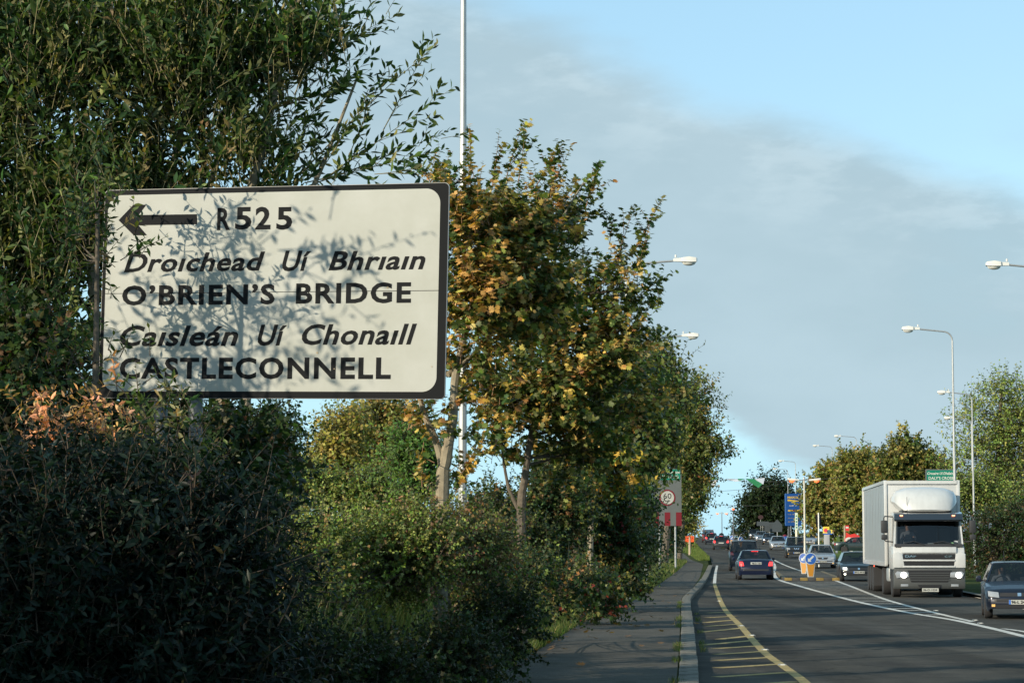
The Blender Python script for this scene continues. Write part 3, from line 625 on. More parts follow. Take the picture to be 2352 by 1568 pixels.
MB().prism([(.42*math.cos(2*PI*i/24), zc+.29*math.sin(2*PI*i/24)) for i in range(24)], -.03, .03).build('red_rim', RB, r)
b = MB().prism([(.36*math.cos(2*PI*i/24), zc+.23*math.sin(2*PI*i/24)) for i in range(24)], -.04, -.031).build('oval_face', LET, r); scribble(-.2, .2, zc-.06, zc+.08, RED, b, -.044, 5, 12)
MB().box((-.1, 0, (zc-.28)/2), (.85, .12, zc-.2)).build('stand', LET, r)
# black globe top of a hazard bollard in the queue, red drum and small box by the apron
c = at(1657, 1223, 296); z0 = zg(c.x, 296); r = thing('black_bollard', 'black domed bollard at the foot of the far twin lamp post', 'bollard', (c.x, 296, z0))
MB().lathe([(.30, 0), (.28, c.z-z0-.5)], 14).build('shaft', BLACK, r, smooth=True); MB().lathe([(.26, -.3), (.36, -.12), (.30, .14), (.12, .27), (.02, .3)], 14, c=(0, 0, c.z-z0-.3)).build('dome', BLACK, r, smooth=True)
for (px, w, h, lab, cm, nm) in ((1803, .55, 1.25, 'blue and red refuse drum standing by the forecourt entrance', BLU, 'refuse_drum'), (1838, .6, .75, 'reddish brown planter box behind the banner post', mat('planter', (.36, .16, .09), .7), 'planter_box')):
    x = at(px, HOR, 246).x; r = thing(nm, lab, 'container', (x, 246, zg(x, 246)+.1)); MB().prism([(-w/2, 0), (w/2, 0), (w/2*.9, h), (-w/2*.9, h)], -w/2, w/2).build('body', cm, r, bevel=.03)
    MB().lathe([(w*.42, 0), (w*.45, .1), (.1, .2)], 12, c=(0, 0, h+.001)).build('lid', RED if 'drum' in nm else SOIL, r, smooth=True)

# ---------------------------------------------------------------- flags on a rope, overhead wires
def rope(name, p0, p1, sag, r, label, m, cat='wire'):
    a, b = Vector(p0), Vector(p1); pts = []
    for i in range(25): t = i/24; q = a.lerp(b, t); q.z -= sag*4*t*(1-t); pts.append(q-a)
    root = MB().tube(pts, r, 5).build(name, m, None, smooth=True); root.location = a; tag(root, label, cat); return root
WIRE = mat('wire', (.05, .05, .05), .6)
yb = 215
rope('overhead_wire', at(1560, 1092, yb), at(1960, 1092, yb), .55, .018, 'thin rope the green and white flags hang from, crossing above the road', WIRE, 'rope')
rope('overhead_wire', at(1600, 1128, 260), at(1790, 1111, 262), .25, .02, 'thin sloping overhead wire just below the flags', WIRE)
rope('overhead_wire', at(1590, 1153, 290), at(1760, 1160, 290), .2, .02, 'lowest overhead wire crossing above the far twin lamp', WIRE)
FW = mat('flag_white', (.42, .46, .52), .7); FG = mat('flag_green', (.01, .16, .06), .7)
def flag(pts_w, pts_g, label, yb=yb-.1):
    c = at(*pts_w[0], yb); root = thing('bunting_flag', label, 'flag', tuple(c), 0, 'green and white flags hung on the rope over the road')
    for nm, pts, m, dy in (('white_cloth', pts_w, FW, 0), ('green_cloth', pts_g, FG, -.03)):
        n = len(pts); vs = []
        for k, d in ((0, 0), (1, .02)):
            for i, p in enumerate(pts): q = at(p[0], p[1], yb+dy)-c; vs.append((q.x, q.y+d+.10*math.sin(i*2.1), q.z))
        MB().add(vs, [tuple(range(n)), tuple(reversed(range(n, 2*n)))]+[(i, i+n, (i+1) % n+n, (i+1) % n) for i in range(n)]).build(nm, m, root)
flag([(1622, 1105), (1635, 1103), (1652, 1099), (1636, 1121)], [(1606, 1096), (1630, 1096.5), (1657, 1098), (1640, 1101), (1625, 1104), (1610, 1104)], 'leftmost green and white flag half hidden by the ash tree')
flag([(1665, 1099), (1700, 1099.5), (1703, 1103), (1690, 1105.5), (1678, 1102.5)], [(1694, 1098.8), (1712, 1099), (1704, 1102), (1697, 1103.5)], 'middle twisted white flag with green end on the rope')
flag([(1733, 1099), (1757, 1096.5), (1753, 1112), (1744, 1108)], [(1712, 1098.5), (1735, 1099.5), (1751, 1111.5), (1742, 1120), (1722, 1106)], 'right green and white flag before the dark round tree')
# ---------------------------------------------------------------- people
SKIN = mat('skin', (.45, .24, .15), .55); HAIR = mat('hair', (.03, .02, .012), .7)
person_cache = {}
def person_mesh(name, cloth):
    """seated driver: hips at the origin, facing +Y; one skinned body, hair a mesh of its own"""
    J = {'pelvis': (0, 0, 0, .15), 'waist': (0, -.03, .18, .14), 'chest': (0, -.05, .38, .165), 'neckb': (0, -.05, .52, .075), 'neck': (0, -.04, .58, .058), 'head': (0, -.02, .68, .088), 'crown': (0, -.03, .765, .07)}
    for s, n in ((-1, 'l'), (1, 'r')):
        J.update({n+'sh': (s*.18, -.05, .47, .068), n+'el': (s*.25, .16, .27, .048), n+'wr': (s*.17, .40, .33, .032), n+'ha': (s*.15, .47, .36, .036), n+'hip': (s*.10, .05, -.01, .10), n+'kn': (s*.14, .45, .06, .072), n+'an': (s*.13, .72, -.26, .048), n+'to': (s*.13, .86, -.28, .045)})
    E = [('pelvis', 'waist'), ('waist', 'chest'), ('chest', 'neckb'), ('neckb', 'neck'), ('neck', 'head'), ('head', 'crown')]
    for n in 'lr': E += [('chest', n+'sh'), (n+'sh', n+'el'), (n+'el', n+'wr'), (n+'wr', n+'ha'), ('pelvis', n+'hip'), (n+'hip', n+'kn'), (n+'kn', n+'an'), (n+'an', n+'to')]
    K = list(J); me = bpy.data.meshes.new(name); me.from_pydata([J[k][:3] for k in K], [(K.index(a), K.index(b)) for a, b in E], [])
    o = bpy.data.objects.new('p', me); C.objects.link(o); md = o.modifiers.new('s', 'SKIN'); sv = me.skin_vertices[0].data
    for i, k in enumerate(K): sv[i].radius = (J[k][3], J[k][3]*(.75 if k in ('chest', 'waist', 'pelvis') else 1)); sv[i].use_root = (i == 0)
    sb = o.modifiers.new('u', 'SUBSURF'); sb.levels = 1
    dg = bpy.context.evaluated_depsgraph_get(); dg.update(); bm = bmesh.new(); bm.from_mesh(bpy.data.meshes.new_from_object(o.evaluated_get(dg))); bpy.data.objects.remove(o)
    # face: nose, brow, eye hollows and chin pushed out of the head surface; ears at its sides
    for v in bm.verts:
        x, y, z = v.co
        if z > .6 and y > 0:
            if abs(x) < .022 and .66 < z < .70: v.co.y += .022
            if .015 < abs(x) < .05 and .69 < z < .72: v.co.y -= .008
        if .64 < z < .72 and abs(x) > .075 and abs(y+.02) < .03: v.co.x *= 1.12
    out = bpy.data.meshes.new(name)
    for f in bm.faces:
        c = f.calc_center_median(); f.smooth = True; f.material_index = 1 if c.z > .565 or c.y > .38 and abs(c.x) < .23 and c.z > .2 else 0
    bm.to_mesh(out); bm.free(); out.materials.append(cloth); out.materials.append(SKIN)
    hb = MB(); n = 12; prof_ = [(.100, .70), (.106, .74), (.098, .79), (.06, .83), (.01, .845)]; vs = [(r*math.cos(2*PI*j/n), -.035+r*1.05*math.sin(2*PI*j/n)-(.03 if z < .72 and math.sin(2*PI*j/n) > .3 else 0), z+(.03 if z < .75 and math.sin(2*PI*j/n) > .3 else (-.06 if z < .72 else 0))) for r, z in prof_ for j in range(n)]
    hb.add(vs, [(i*n+j, i*n+(j+1) % n, (i+1)*n+(j+1) % n, (i+1)*n+j) for i in range(4) for j in range(n)]+[tuple(range(4*n, 5*n))])
    h = hb.build('hair', HAIR, None, smooth=True); hm = h.data; bpy.data.objects.remove(h)
    em = MB()
    for s in (-1, 1): em.box((s*.03, .066, .695), (.022, .008, .012))
    em.box((0, .068, .632), (.045, .008, .008)); e = em.build('face_features', HAIR, None); ef = e.data; bpy.data.objects.remove(e)
    return out, hm, ef
def person(M, cloth, label):
    """M: matrix of the vehicle; places the driver"""
    key = cloth.name
    if key not in person_cache: person_cache[key] = person_mesh('person', cloth)
    b, h, e = person_cache[key]; o = link_mesh('person', b); o.matrix_world = M; tag(o, label, 'person')
    link_mesh('hair', h, o); link_mesh('face_features', e, o)
    return o
CL_D = mat('cloth_dark', (.03, .035, .05), .9); CL_G = mat('cloth_grey', (.22, .23, .25), .9); CL_W = mat('cloth_pale', (.45, .43, .40), .9)

# ---------------------------------------------------------------- cars
GLASS = mat('car_glass', (.02, .02, .02), .03, alpha=.38); TYRE = mat('tyre', (.018, .018, .019), .85); RIM = mat('rim', (.48, .49, .50), .3, metal=.8)
TRIM = mat('black_trim', (.02, .021, .023), .55); INT = mat('interior', (.02, .021, .024), .9); SEAT = mat('seat_cloth', (.045, .05, .055), .95); CHROME = mat('chrome', (.7, .71, .72), .12, metal=1)
HL = mat('headlight_clear', (.24, .26, .28), .15, spec=.8, coat=.5); HLON = mat('headlight_on', (.9, .9, .85), .2, emit=(1, .93, .78), estr=5)
TL = mat('tail_lens', (.30, .010, .012), .15, coat=1); TLON = mat('tail_lens_lit', (.5, .02, .02), .2, emit=(1, .035, .03), estr=2.2); AMB = mat('amber_lens', (.75, .45, .15), .2, coat=1)
PLATE = mat('number_plate', (.36, .37, .34), .5); PBLUE = mat('plate_blue', (.02, .12, .45), .5); MESHG = mat('grille', (.008, .008, .009), .5)
def paint(n, c, metal=.25): return mat('paint_'+n, c, .32, metal=metal, coat=.4, spec=.35, noise=.06, nscale=3)
def car_body(L, W, H, wb, belt, hood, boot, kind, wr=.31, sill=.20):
    yf = wb/2+.02; yr = -wb/2+.02; R = wr+.055
    cab0 = yf-.45; cab1 = -L/2+(.95 if kind == 'saloon' else .10)
    ys = sorted(set([round(v, 3) for v in [-L/2, -L/2+.05, -L/2+.14, L/2-.14, L/2-.05, L/2, cab0, cab0+.02, cab1, cab1-.02] + list(np.linspace(-L/2+.2, L/2-.2, 16)) + [c+R*math.cos(a) for c in (yf, yr) for a in np.linspace(0, PI, 11)]]))
    ys = [y for y in ys if -L/2 <= y <= L/2]
    def top(y):
        P = [(-L/2, .62), (-L/2+.05, boot-.10), (-L/2+.16, boot), (cab1-.02, boot+.03 if kind == 'saloon' else belt), (cab1, belt), (cab0, belt-.02), (cab0+.02, belt-.02), (L/2-.45, hood), (L/2-.14, hood-.09), (L/2-.05, hood-.17), (L/2, .50)]
        return float(np.interp(y, [p[0] for p in P], [p[1] for p in P]))
    def hw(y):
        t = abs(y)/(L/2); return W/2*(1-.05*t**3-.13*max(0, (t-.86)/.14)**2)
    rows = []
    for y in ys:
        zb = sill+(.06 if abs(y) > L/2-.1 else 0)
        for c in (yf, yr):
            if abs(y-c) < R: zb = max(zb, wr+math.sqrt(max(0, R*R-(y-c)**2)))
        zt = max(top(y), zb+.03); w = hw(y); cab = cab1 <= y <= cab0
        T = [(w*.955, zb), (w*.985, zb+(zt-zb)*.25), (w, zb+(zt-zb)*.6), (w*.985, zb+(zt-zb)*.88), (w*.93, zt)]
        if cab: T += [(w*.87, zt-.01), (w*.85, .36), (w*.4, .36), (0, .36)]
        else: T += [(w*.80, zt+.015), (w*.55, zt+.03), (w*.25, zt+.04), (0, zt+.042)]
        rows.append([(x, y, z) for x, z in T]+[(-x, y, z) for x, z in reversed(T[:-1])])
    n = len(rows[0]); V = [v for r in rows for v in r]
    Fc = [(i*n+j, i*n+j+1, (i+1)*n+j+1, (i+1)*n+j) for i in range(len(rows)-1) for j in range(n-1)]+[tuple(range(n)), tuple(reversed(range((len(rows)-1)*n, len(rows)*n)))]
    # dark floor pan closes the underside between the wheels
    return V, Fc, dict(yf=yf, yr=yr, cab0=cab0, cab1=cab1, hw=hw, top=top, R=R)
def surf_patch(bvh, P, n=5, m=3, frm=(0, 1, 0), off=.008, thick=.02):
    """patch on the body: P four (a,b) corners seen along frm (rays run against frm); a is x (or y for sides), b is z"""
    f = Vector(frm); mb = MB(); vs = []; bk = []
    for j in range(m+1):
        for i in range(n+1):
            u, v = i/n, j/m; a = (P[0][0]*(1-u)+P[1][0]*u)*(1-v)+(P[3][0]*(1-u)+P[2][0]*u)*v; b = (P[0][1]*(1-u)+P[1][1]*u)*(1-v)+(P[3][1]*(1-u)+P[2][1]*u)*v
            o = Vector((a, 0, b))+f*5 if abs(f.y) > .5 else Vector((0, a, b))+f*5
            h, nn, _, _ = bvh.ray_cast(o, -f)
            if h is None or (h-o).length > 5.4: h = (Vector((a, 0, b)) + f*(2.1)) if not vs else Vector((a, vs[-1].y, b)) if abs(f.y) > .5 else Vector((vs[-1].x, a, b)); 
            vs.append(h+f*off); bk.append(h-f*thick)
    w = n+1; k = len(vs); fs = [(j*w+i, j*w+i+1, (j+1)*w+i+1, (j+1)*w+i) for j in range(m) for i in range(n)]
    ring = list(range(w))+[j*w+n for j in range(1, m+1)]+[m*w+i for i in range(n-1, -1, -1)]+[j*w for j in range(m-1, 0, -1)]
    fs += [(ring[i], ring[(i+1) % len(ring)], ring[(i+1) % len(ring)]+k, ring[i]+k) for i in range(len(ring))]
    return mb.add(vs+bk, fs)
wheel_cache = {}
def wheel(parent, x, y, r, w=.20, side=1, rim=RIM):
    key = (r, w, rim.name)
    if key not in wheel_cache:
        t = MB().lathe([(r*.60, -w/2), (r*.93, -w/2), (r, -w*.36), (r, w*.36), (r*.93, w/2), (r*.60, w/2)], 22, 'x').build('wheel', TYRE, None, smooth=True)
        k = MB().lathe([(r*.62, -w*.3), (r*.64, w*.46), (r*.58, w*.47), (r*.54, w*.2), (r*.18, w*.14), (r*.12, w*.36), (.004, w*.38)], 18, 'x')
        for i in range(7):
            a = 2*PI*i/7; m = Matrix.Rotation(a, 4, 'X'); k.box((w*.32, 0, r*.36), (w*.16, r*.13, r*.5), m=m)
        k = k.build('rim', rim, None); wheel_cache[key] = (t.data, k.data); bpy.data.objects.remove(t); bpy.data.objects.remove(k)
    a, b = wheel_cache[key]; o = link_mesh('wheel', a, parent); o.location = (x, y, r); q = link_mesh('rim', b, o)
    if side < 0: o.rotation_euler = (0, 0, PI)
    return o
def seg(a, b, t): return tuple(a[i]+(b[i]-a[i])*t for i in range(3))
def car(px, y, pc, label, kind='hatch', L=4.2, W=1.74, H=1.45, face='front', head=0.0, lights=0, brake=0, plate=None, driver=None, wr=.31, belt=None, hood=None, boot=None, group=None, rail=False, spare=False, z_off=0, grille='bar', fog=0, loc=None, seats=True, pxy=None, name='parked_car'):
    x = at(px, HOR, y).x if loc is None else loc
    z = zg(x, y)+z_off
    # the car's +Y is its nose; towards the camera = turned by 180 degrees
    rz = (PI if face == 'front' else 0)-head
    slope = float(prof(y+2)-prof(y-2))/4
    root = thing('car', label, 'car', (x, y, z), rz, group); root.rotation_euler = (slope*(-1 if face == 'front' else 1), 0, rz)
    belt = belt or H*.645; hood = hood or H*.56; boot = boot or (H*.66 if kind == 'saloon' else belt)
    V, Fc, g = car_body(L, W, H, L*.605, belt, hood, boot, kind, wr)
    body = MB().add(V, Fc).build('body', pc, root, smooth=True, fix=False)
    bm = bmesh.new(); bm.from_mesh(body.data); bmesh.ops.recalc_face_normals(bm, faces=bm.faces); bm.to_mesh(body.data); bvh = BVHTree.FromBMesh(bm); bm.free()
    try: body.data.set_sharp_from_angle(angle=math.radians(50))
    except Exception: pass
    c0, c1 = g['cab0'], g['cab1']; wbw = W/2*.915; wt = W/2*(.70 if kind != 'suv' else .78)
    ft = c0-(.62 if kind != 'suv' else .5); rt = c1+({'saloon': .62, 'hatch': .42, 'suv': .22}[kind]); zr = H-.045; zf = zr-.02
    # roof
    ry = np.linspace(ft, rt, 7); rv = []
    for yy in ry:
        e = abs((yy-(ft+rt)/2)/((ft-rt)/2)); zz = zr-.03*e*e
        for u, dz in ((-1, 0), (-.93, .03), (-.5, .044), (0, .05), (.5, .044), (.93, .03), (1, 0)): rv.append((u*wt, yy, zz+dz))
    rf = [(i*7+j, i*7+j+1, (i+1)*7+j+1, (i+1)*7+j) for i in range(6) for j in range(6)]; k = len(rv)
    rv += [(v[0], v[1], v[2]-.035) for v in rv]; rf += [tuple(i+k for i in reversed(f)) for f in rf]
    ring = list(range(7))+[7*i+6 for i in range(1, 7)]+[42+j for j in range(5, -1, -1)]+[7*i for i in range(5, 0, -1)]
    rf += [(ring[i], ring[(i+1) % len(ring)], ring[(i+1) % len(ring)]+k, ring[i]+k) for i in range(len(ring))]
    MB().add(rv, rf).build('roof', pc, root, smooth=True)
    # pillars and glass
    zb_ = belt-.01; A0, A1 = (wbw, c0, zb_), (wt, ft, zf); D0, D1 = (wbw, c1, zb_), (wt, rt, zf)
    mid0, mid1 = (W/2*.925, (c0+c1)/2-.05, zb_), (wt*1.005, (ft+rt)/2-.02, zf)
    P = MB(); bar = lambda a, b, wy, wx=.05: P.add([(a[0]-wx, a[1]-wy, a[2]), (a[0]+.0, a[1]-wy, a[2]), (a[0]+.0, a[1]+wy, a[2]), (a[0]-wx, a[1]+wy, a[2]), (b[0]-wx, b[1]-wy, b[2]), (b[0], b[1]-wy, b[2]), (b[0], b[1]+wy, b[2]), (b[0]-wx, b[1]+wy, b[2])] if a[0] > 0 else [(a[0]+wx, a[1]-wy, a[2]), (a[0], a[1]-wy, a[2]), (a[0], a[1]+wy, a[2]), (a[0]+wx, a[1]+wy, a[2]), (b[0]+wx, b[1]-wy, b[2]), (b[0], b[1]-wy, b[2]), (b[0], b[1]+wy, b[2]), (b[0]+wx, b[1]+wy, b[2])], [(3, 2, 1, 0), (4, 5, 6, 7), (0, 1, 5, 4), (1, 2, 6, 5), (2, 3, 7, 6), (3, 0, 4, 7)])
    mi = lambda p: (-p[0], p[1], p[2])
    for f in (lambda p: p, mi): bar(f(A0), f(A1), .035); bar(f(D0), f(D1), .09 if kind != 'saloon' else .06); bar(f(mid0), f(mid1), .04)
    P.build('pillars', pc, root)
    def glass(nm, a, b, c, d, bulge=(0, 0, 0), n=4):
        vs = []
        for j in range(n+1):
            for i in range(n+1):
                u, v = i/n, j/n; p = seg(seg(a, b, u), seg(d, c, u), v); q = 4*u*(1-u); vs.append(tuple(p[t]+bulge[t]*q for t in range(3)))
        w = n+1; k = len(vs); o = Vector(seg(a, c, .5)); nn = (Vector(b)-Vector(a)).cross(Vector(d)-Vector(a)).normalized()*.006
        fs = [(j*w+i, j*w+i+1, (j+1)*w+i+1, (j+1)*w+i) for j in range(n) for i in range(n)]
        return MB().add(vs, fs).build(nm, GLASS, root, smooth=True, fix=False)
    glass('windscreen', (-wbw+.03, c0+.005, zb_), (wbw-.03, c0+.005, zb_), (wt-.03, ft+.01, zf), (-wt+.03, ft+.01, zf), (0, .07, .01))
    glass('rear_window', (wbw-.05, c1-.005, zb_), (-wbw+.05, c1-.005, zb_), (-wt+.04, rt-.01, zf), (wt-.04, rt-.01, zf), (0, -.05, .01))
    for s in (1, -1):
        f = (lambda p: p) if s > 0 else mi
        glass('side_window', f(A0), f(mid0), f(mid1), f(A1), n=2); glass('side_window', f(mid0), f(D0), f(D1), f(mid1), n=2)
    # interior
    I = MB(); ww = W/2*.83
    for s in (-1, 1): I.box((s*ww, (c0+c1)/2, .62), (.02, c0-c1-.05, belt-.40))
    I.box((0, c0-.16, belt-.14), (W*.8, .3, .22)); I.box((0, (c0+c1)/2, .375), (W*.8, c0-c1-.06, .02)); I.build('interior', INT, root)
    if seats:
        for sx in (-.36, .36):
            S = MB().box((sx, .02, .52), (.48, .5, .16)).prism([(-.30, .55), (-.18, .55), (-.26, 1.04*H/1.45), (-.36, 1.04*H/1.45)], sx-.23, sx+.23, 'x').prism([(-.28, 1.07*H/1.45), (-.20, 1.07*H/1.45), (-.22, 1.24*H/1.45), (-.30, 1.24*H/1.45)], sx-.13, sx+.13, 'x'); S.build('seat', SEAT, root, bevel=.02)
        MB().box((0, c1+.75, .5), (W*.72, .5, .2)).box((0, c1+.48, .8), (W*.72, .12, .55)).box((-.35, c1+.46, 1.12*H/1.45), (.24, .08, .16)).box((.35, c1+.46, 1.12*H/1.45), (.24, .08, .16)).build('rear_seat', SEAT, root, bevel=.02)
        MB().tube([(.36+.17*math.cos(a), .40+.03*math.sin(a), .90*H/1.45+.16*math.sin(a)) for a in np.linspace(0, 2*PI, 14)], .014, 5, cap=False).build('steering_wheel', TRIM, root)
    # mirrors
    for s in (-1, 1):
        MB().prism([(-.07, -.07), (.07, -.07), (.08, .02), (.04, .08), (-.05, .08)], -.05, .06).build('wing_mirror', TRIM if kind == 'suv' else pc, root, bevel=.015).location = (s*(W/2+.09), c0-.22, belt+.06)
        MB().box((s*(W/2*.97), c0-.22, belt+.02), (.16, .04, .04)).build('mirror_arm', TRIM, root)
    for s in (-1, 1):
        wheel(root, s*(W/2-.115), g['yf'], wr, .2, s); wheel(root, s*(W/2-.115), g['yr'], wr, .2, s)
    FR, RE = (0, 1, 0), (0, -1, 0); hh = hood
    A = MB(); 
    # dark lower grille, bumper insert, valance
    surf_patch(bvh, [(-W*.34, .27), (W*.34, .27), (W*.34, .36), (-W*.34, .36)], frm=FR).build('air_intake', MESHG, root)
    surf_patch(bvh, [(-W*.44, .44), (W*.44, .44), (W*.44, .50), (-W*.44, .50)], n=8, frm=FR, off=.02).build('bumper_strip', TRIM if grille != 'chrome' else CHROME, root)
    surf_patch(bvh, [(-W*.44, .45), (W*.44, .45), (W*.44, .52), (-W*.44, .52)], n=8, frm=RE, off=.02).build('bumper_strip', TRIM, root)
    zg0, zg1 = hh-.23, hh-.13
    if grille == 'wide': surf_patch(bvh, [(-.26, zg0-.02), (.26, zg0-.02), (.33, zg1), (-.33, zg1)], frm=FR, off=.015).build('grille', MESHG, root)
    elif grille == 'vee':
        surf_patch(bvh, [(-.42, zg0-.05), (.42, zg0-.05), (.42, zg1), (-.42, zg1)], frm=FR, off=.012).build('grille', MESHG, root)
        for s in (-1, 1): surf_patch(bvh, [(s*.08, zg0-.03), (s*.13, zg0-.03), (s*.22, zg1), (s*.15, zg1)], 2, 2, frm=FR, off=.03).build('chrome_bar', CHROME, root)
    else: surf_patch(bvh, [(-W*.28, zg0), (W*.28, zg0), (W*.28, zg1-.01), (-W*.28, zg1-.01)], frm=FR, off=.012).build('grille', MESHG, root)
    b = surf_patch(bvh, [(-.045, zg0+.01), (.045, zg0+.01), (.045, zg1-.01), (-.045, zg1-.01)], 2, 2, frm=FR, off=.024).build('badge', CHROME, root)
    for s in (-1, 1):
        q = surf_patch(bvh, [(s*W*.29, zg0-.03), (s*W*.445, zg0), (s*W*.45, zg1+.03), (s*W*.30, zg1)], frm=FR, off=.02).build('headlight', HL, root)
        if lights: surf_patch(bvh, [(s*W*.33, zg0-.0), (s*W*.41, zg0+.01), (s*W*.41, zg1+.0), (s*W*.33, zg1-.0)], 3, 2, frm=FR, off=.03).build('lamp_lens', HLON, q)
        surf_patch(bvh, [(s*W*.30, zg0-.045), (s*W*.44, zg0-.02), (s*W*.44, zg0-.003), (s*W*.30, zg0-.028)], frm=FR, off=.016).build('headlight_trim', TRIM, root)
        if fog is not None: surf_patch(bvh, [(s*W*.35, .31), (s*W*.40, .31), (s*W*.40, .37), (s*W*.35, .37)], 3, 2, frm=FR, off=.016).build('fog_light', HLON if fog else AMB, root)
        zt0, zt1 = (boot-.26, boot-.07) if kind == 'saloon' else (belt-.22, belt+.0)
        surf_patch(bvh, [(s*W*.33, zt0), (s*W*.45, zt0), (s*W*.45, zt1), (s*W*.36, zt1)], 4, 4, frm=RE, off=.016).build('tail_light', TLON if brake else TL, root)
    zp = boot-.20 if kind == 'saloon' else belt-.30
    pf = surf_patch(bvh, [(-.26, .37), (.26, .37), (.26, .48), (-.26, .48)], 4, 1, frm=FR, off=.026).build('number_plate', PLATE, root)
    pr = surf_patch(bvh, [(-.26, zp), (.26, zp), (.26, zp+.11), (-.26, zp+.11)], 4, 1, frm=RE, off=.026).build('number_plate', PLATE, root)
    if plate:
        surf_patch(bvh, [(.215, .372), (.258, .372), (.258, .478), (.215, .478)], 1, 1, frm=FR, off=.030).build('plate_band', PBLUE, root)
        yy = L/2+.035; me = lettering(plate, -.20, .24, .392, .462, BLACK, root, y=-yy, bold=.02)
        me.data.transform(Matrix.Rotation(PI, 4, 'Z'))
        lettering(plate, -.21, .24, zp+.02, zp+.09, BLACK, root, y=-L/2-.035, bold=.02)
    if brake: MB().box((0, rt-.02, zf-.005), (.34, .03, .035)).build('brake_light', TLON, root)
    if rail:
        for s in (-1, 1): MB().tube([(s*wt*.93, ft-.1, zr+.04), (s*wt*.93, ft-.25, zr+.11), (s*wt*.93, rt+.2, zr+.11), (s*wt*.93, rt+.05, zr+.04)], .02, 6).build('roof_rail', GALV, root, smooth=True)
    if spare:
        MB().lathe([(.1, -.0), (.35, -.0), (.36, -.06), (.34, -.18), (.28, -.22), (.01, -.23)], 22, 'y', (.05, -L/2+.02, .86)).build('spare_wheel', TRIM, root, smooth=True)
    surf_patch(bvh, [(c0-.1, .55), (c1+.2, .55), (c1+.2, .60), (c0-.1, .60)], 8, 1, frm=(1, 0, 0), off=.012).build('side_strip', TRIM, root)
    surf_patch(bvh, [(c0-.1, .55), (c1+.2, .55), (c1+.2, .60), (c0-.1, .60)], 8, 1, frm=(-1, 0, 0), off=.012).build('side_strip', TRIM, root)
    for s in (1, -1):
        for yy in (c0-.22, (c0+c1)/2-.1):
            P = [(yy, .30), (yy-.012, .30), (yy-.012, belt-.03), (yy, belt-.03)]
            surf_patch(bvh, P, 1, 4, frm=(s, 0, 0), off=.003, thick=.01).build('door_gap', TRIM, root)
        surf_patch(bvh, [((c0+c1)/2+.03, belt-.13), ((c0+c1)/2+.16, belt-.13), ((c0+c1)/2+.16, belt-.10), ((c0+c1)/2+.03, belt-.10)], 2, 1, frm=(s, 0, 0), off=.025).build('door_handle', TRIM, root)
    MB().tube([(.25, (ft+rt)/2, zr+.03), (.25, (ft+rt)/2-.25, zr+.30)], .006, 4).build('aerial', TRIM, root)
    if driver:
        bpy.context.view_layer.update()
        person(root.matrix_world @ Matrix.Translation((.36, -.06, .58*H/1.45-.02)) @ Matrix.Scale(.96, 4), driver[0], driver[1])
    return root
NAVY = paint('navy', (.005, .008, .018)); SIL = paint('silver', (.30, .32, .34), .5); BLK = paint('black', (.005, .006, .007)); DGR = paint('dark_green', (.012, .026, .028)); MAR = paint('maroon', (.07, .012, .014)); DGY = paint('dark_grey', (.025, .028, .03), .4); BLU2 = paint('blue', (.003, .006, .024)); LBL = paint('blue_grey', (.16, .20, .24), .5)
A0 = .085
Q = 'cars queueing towards the camera'
car(2331, 59.5, NAVY, 'dark blue hatchback cut by the right picture edge, man driving, plate starting 96-L', 'hatch', L=4.0, W=1.70, H=1.42, head=.17, plate='96-L 2417', driver=(CL_G, 'man with short dark hair driving the dark blue hatchback at the right picture edge'), wr=.30, fog=0, name='car')
car(1731.5, 113.5, BLU2, 'dark blue saloon with both red tail lights lit, nearest car driving away', 'saloon', L=4.55, W=1.76, H=1.43, face='rear', head=.06, brake=1, plate='98-D-1001')
car(1707, 139, NAVY, 'dark blue tall off-roader with spare wheel behind, ahead of the blue saloon', 'suv', L=4.4, W=1.80, H=1.80, face='rear', head=.08, spare=True, wr=.36, rail=False)
car(1655.5, 243, DGY, 'dark grey hatchback braking in the left queue, plate pale, ahead of the off-roader', 'hatch', L=4.1, W=1.74, H=1.48, face='rear', head=.07, brake=1)
car(1634, 292, NAVY, 'small dark hatchback with one red light showing, just behind the red car', 'hatch', L=3.9, W=1.66, H=1.45, face='rear', head=.07, brake=1)
car(1626.5, 318, MAR, 'dark red tall car with roof rails, furthest of the cars driving away', 'suv', L=4.4, W=1.80, H=1.74, face='rear', head=.07, rail=True)
car(1966, 110, BLK, 'black low hatchback with headlights lit, half hidden behind the truck', 'hatch', L=4.2, W=1.72, H=1.38, head=.09, lights=1, fog=1, plate='99-D-4410')
car(1886, 147, SIL, 'silver hatchback behind the keep left bollards, dark wide grille', 'hatch', L=4.2, W=1.71, H=1.47, head=.09, grille='wide', plate='04-LK-551', driver=(CL_W, 'driver in a pale top in the silver hatchback behind the bollards'), group=Q)
car(1827.5, 188, BLK, 'black sport utility with chrome vee grille between two silver cars', 'suv', L=4.6, W=1.78, H=1.68, head=.09, grille='vee', wr=.35, plate='07-C-220', group=Q, rail=True)
car(1787, 240, SIL, 'silver saloon with driver showing, ahead of the black sport utility in the queue', 'saloon', L=4.4, W=1.73, H=1.44, head=.08, grille='chrome', plate='01-LK-88', driver=(CL_D, 'driver in a dark top in the silver saloon in the queue'), group=Q)
car(1766, 288, NAVY, 'dark blue saloon with bright headlight behind the silver saloon in the queue', 'saloon', L=4.5, W=1.76, H=1.43, head=.08, lights=1, driver=(CL_G, 'driver in a grey top in the dark blue queueing saloon'), group=Q)
car(1748, 322, LBL, 'blue grey hatchback with headlights lit left of the dark blue saloon in the queue', 'hatch', L=4.1, W=1.72, H=1.50, head=.08, lights=1, driver=(CL_W, 'driver in a pale top in the blue grey queueing hatchback'), group=Q)
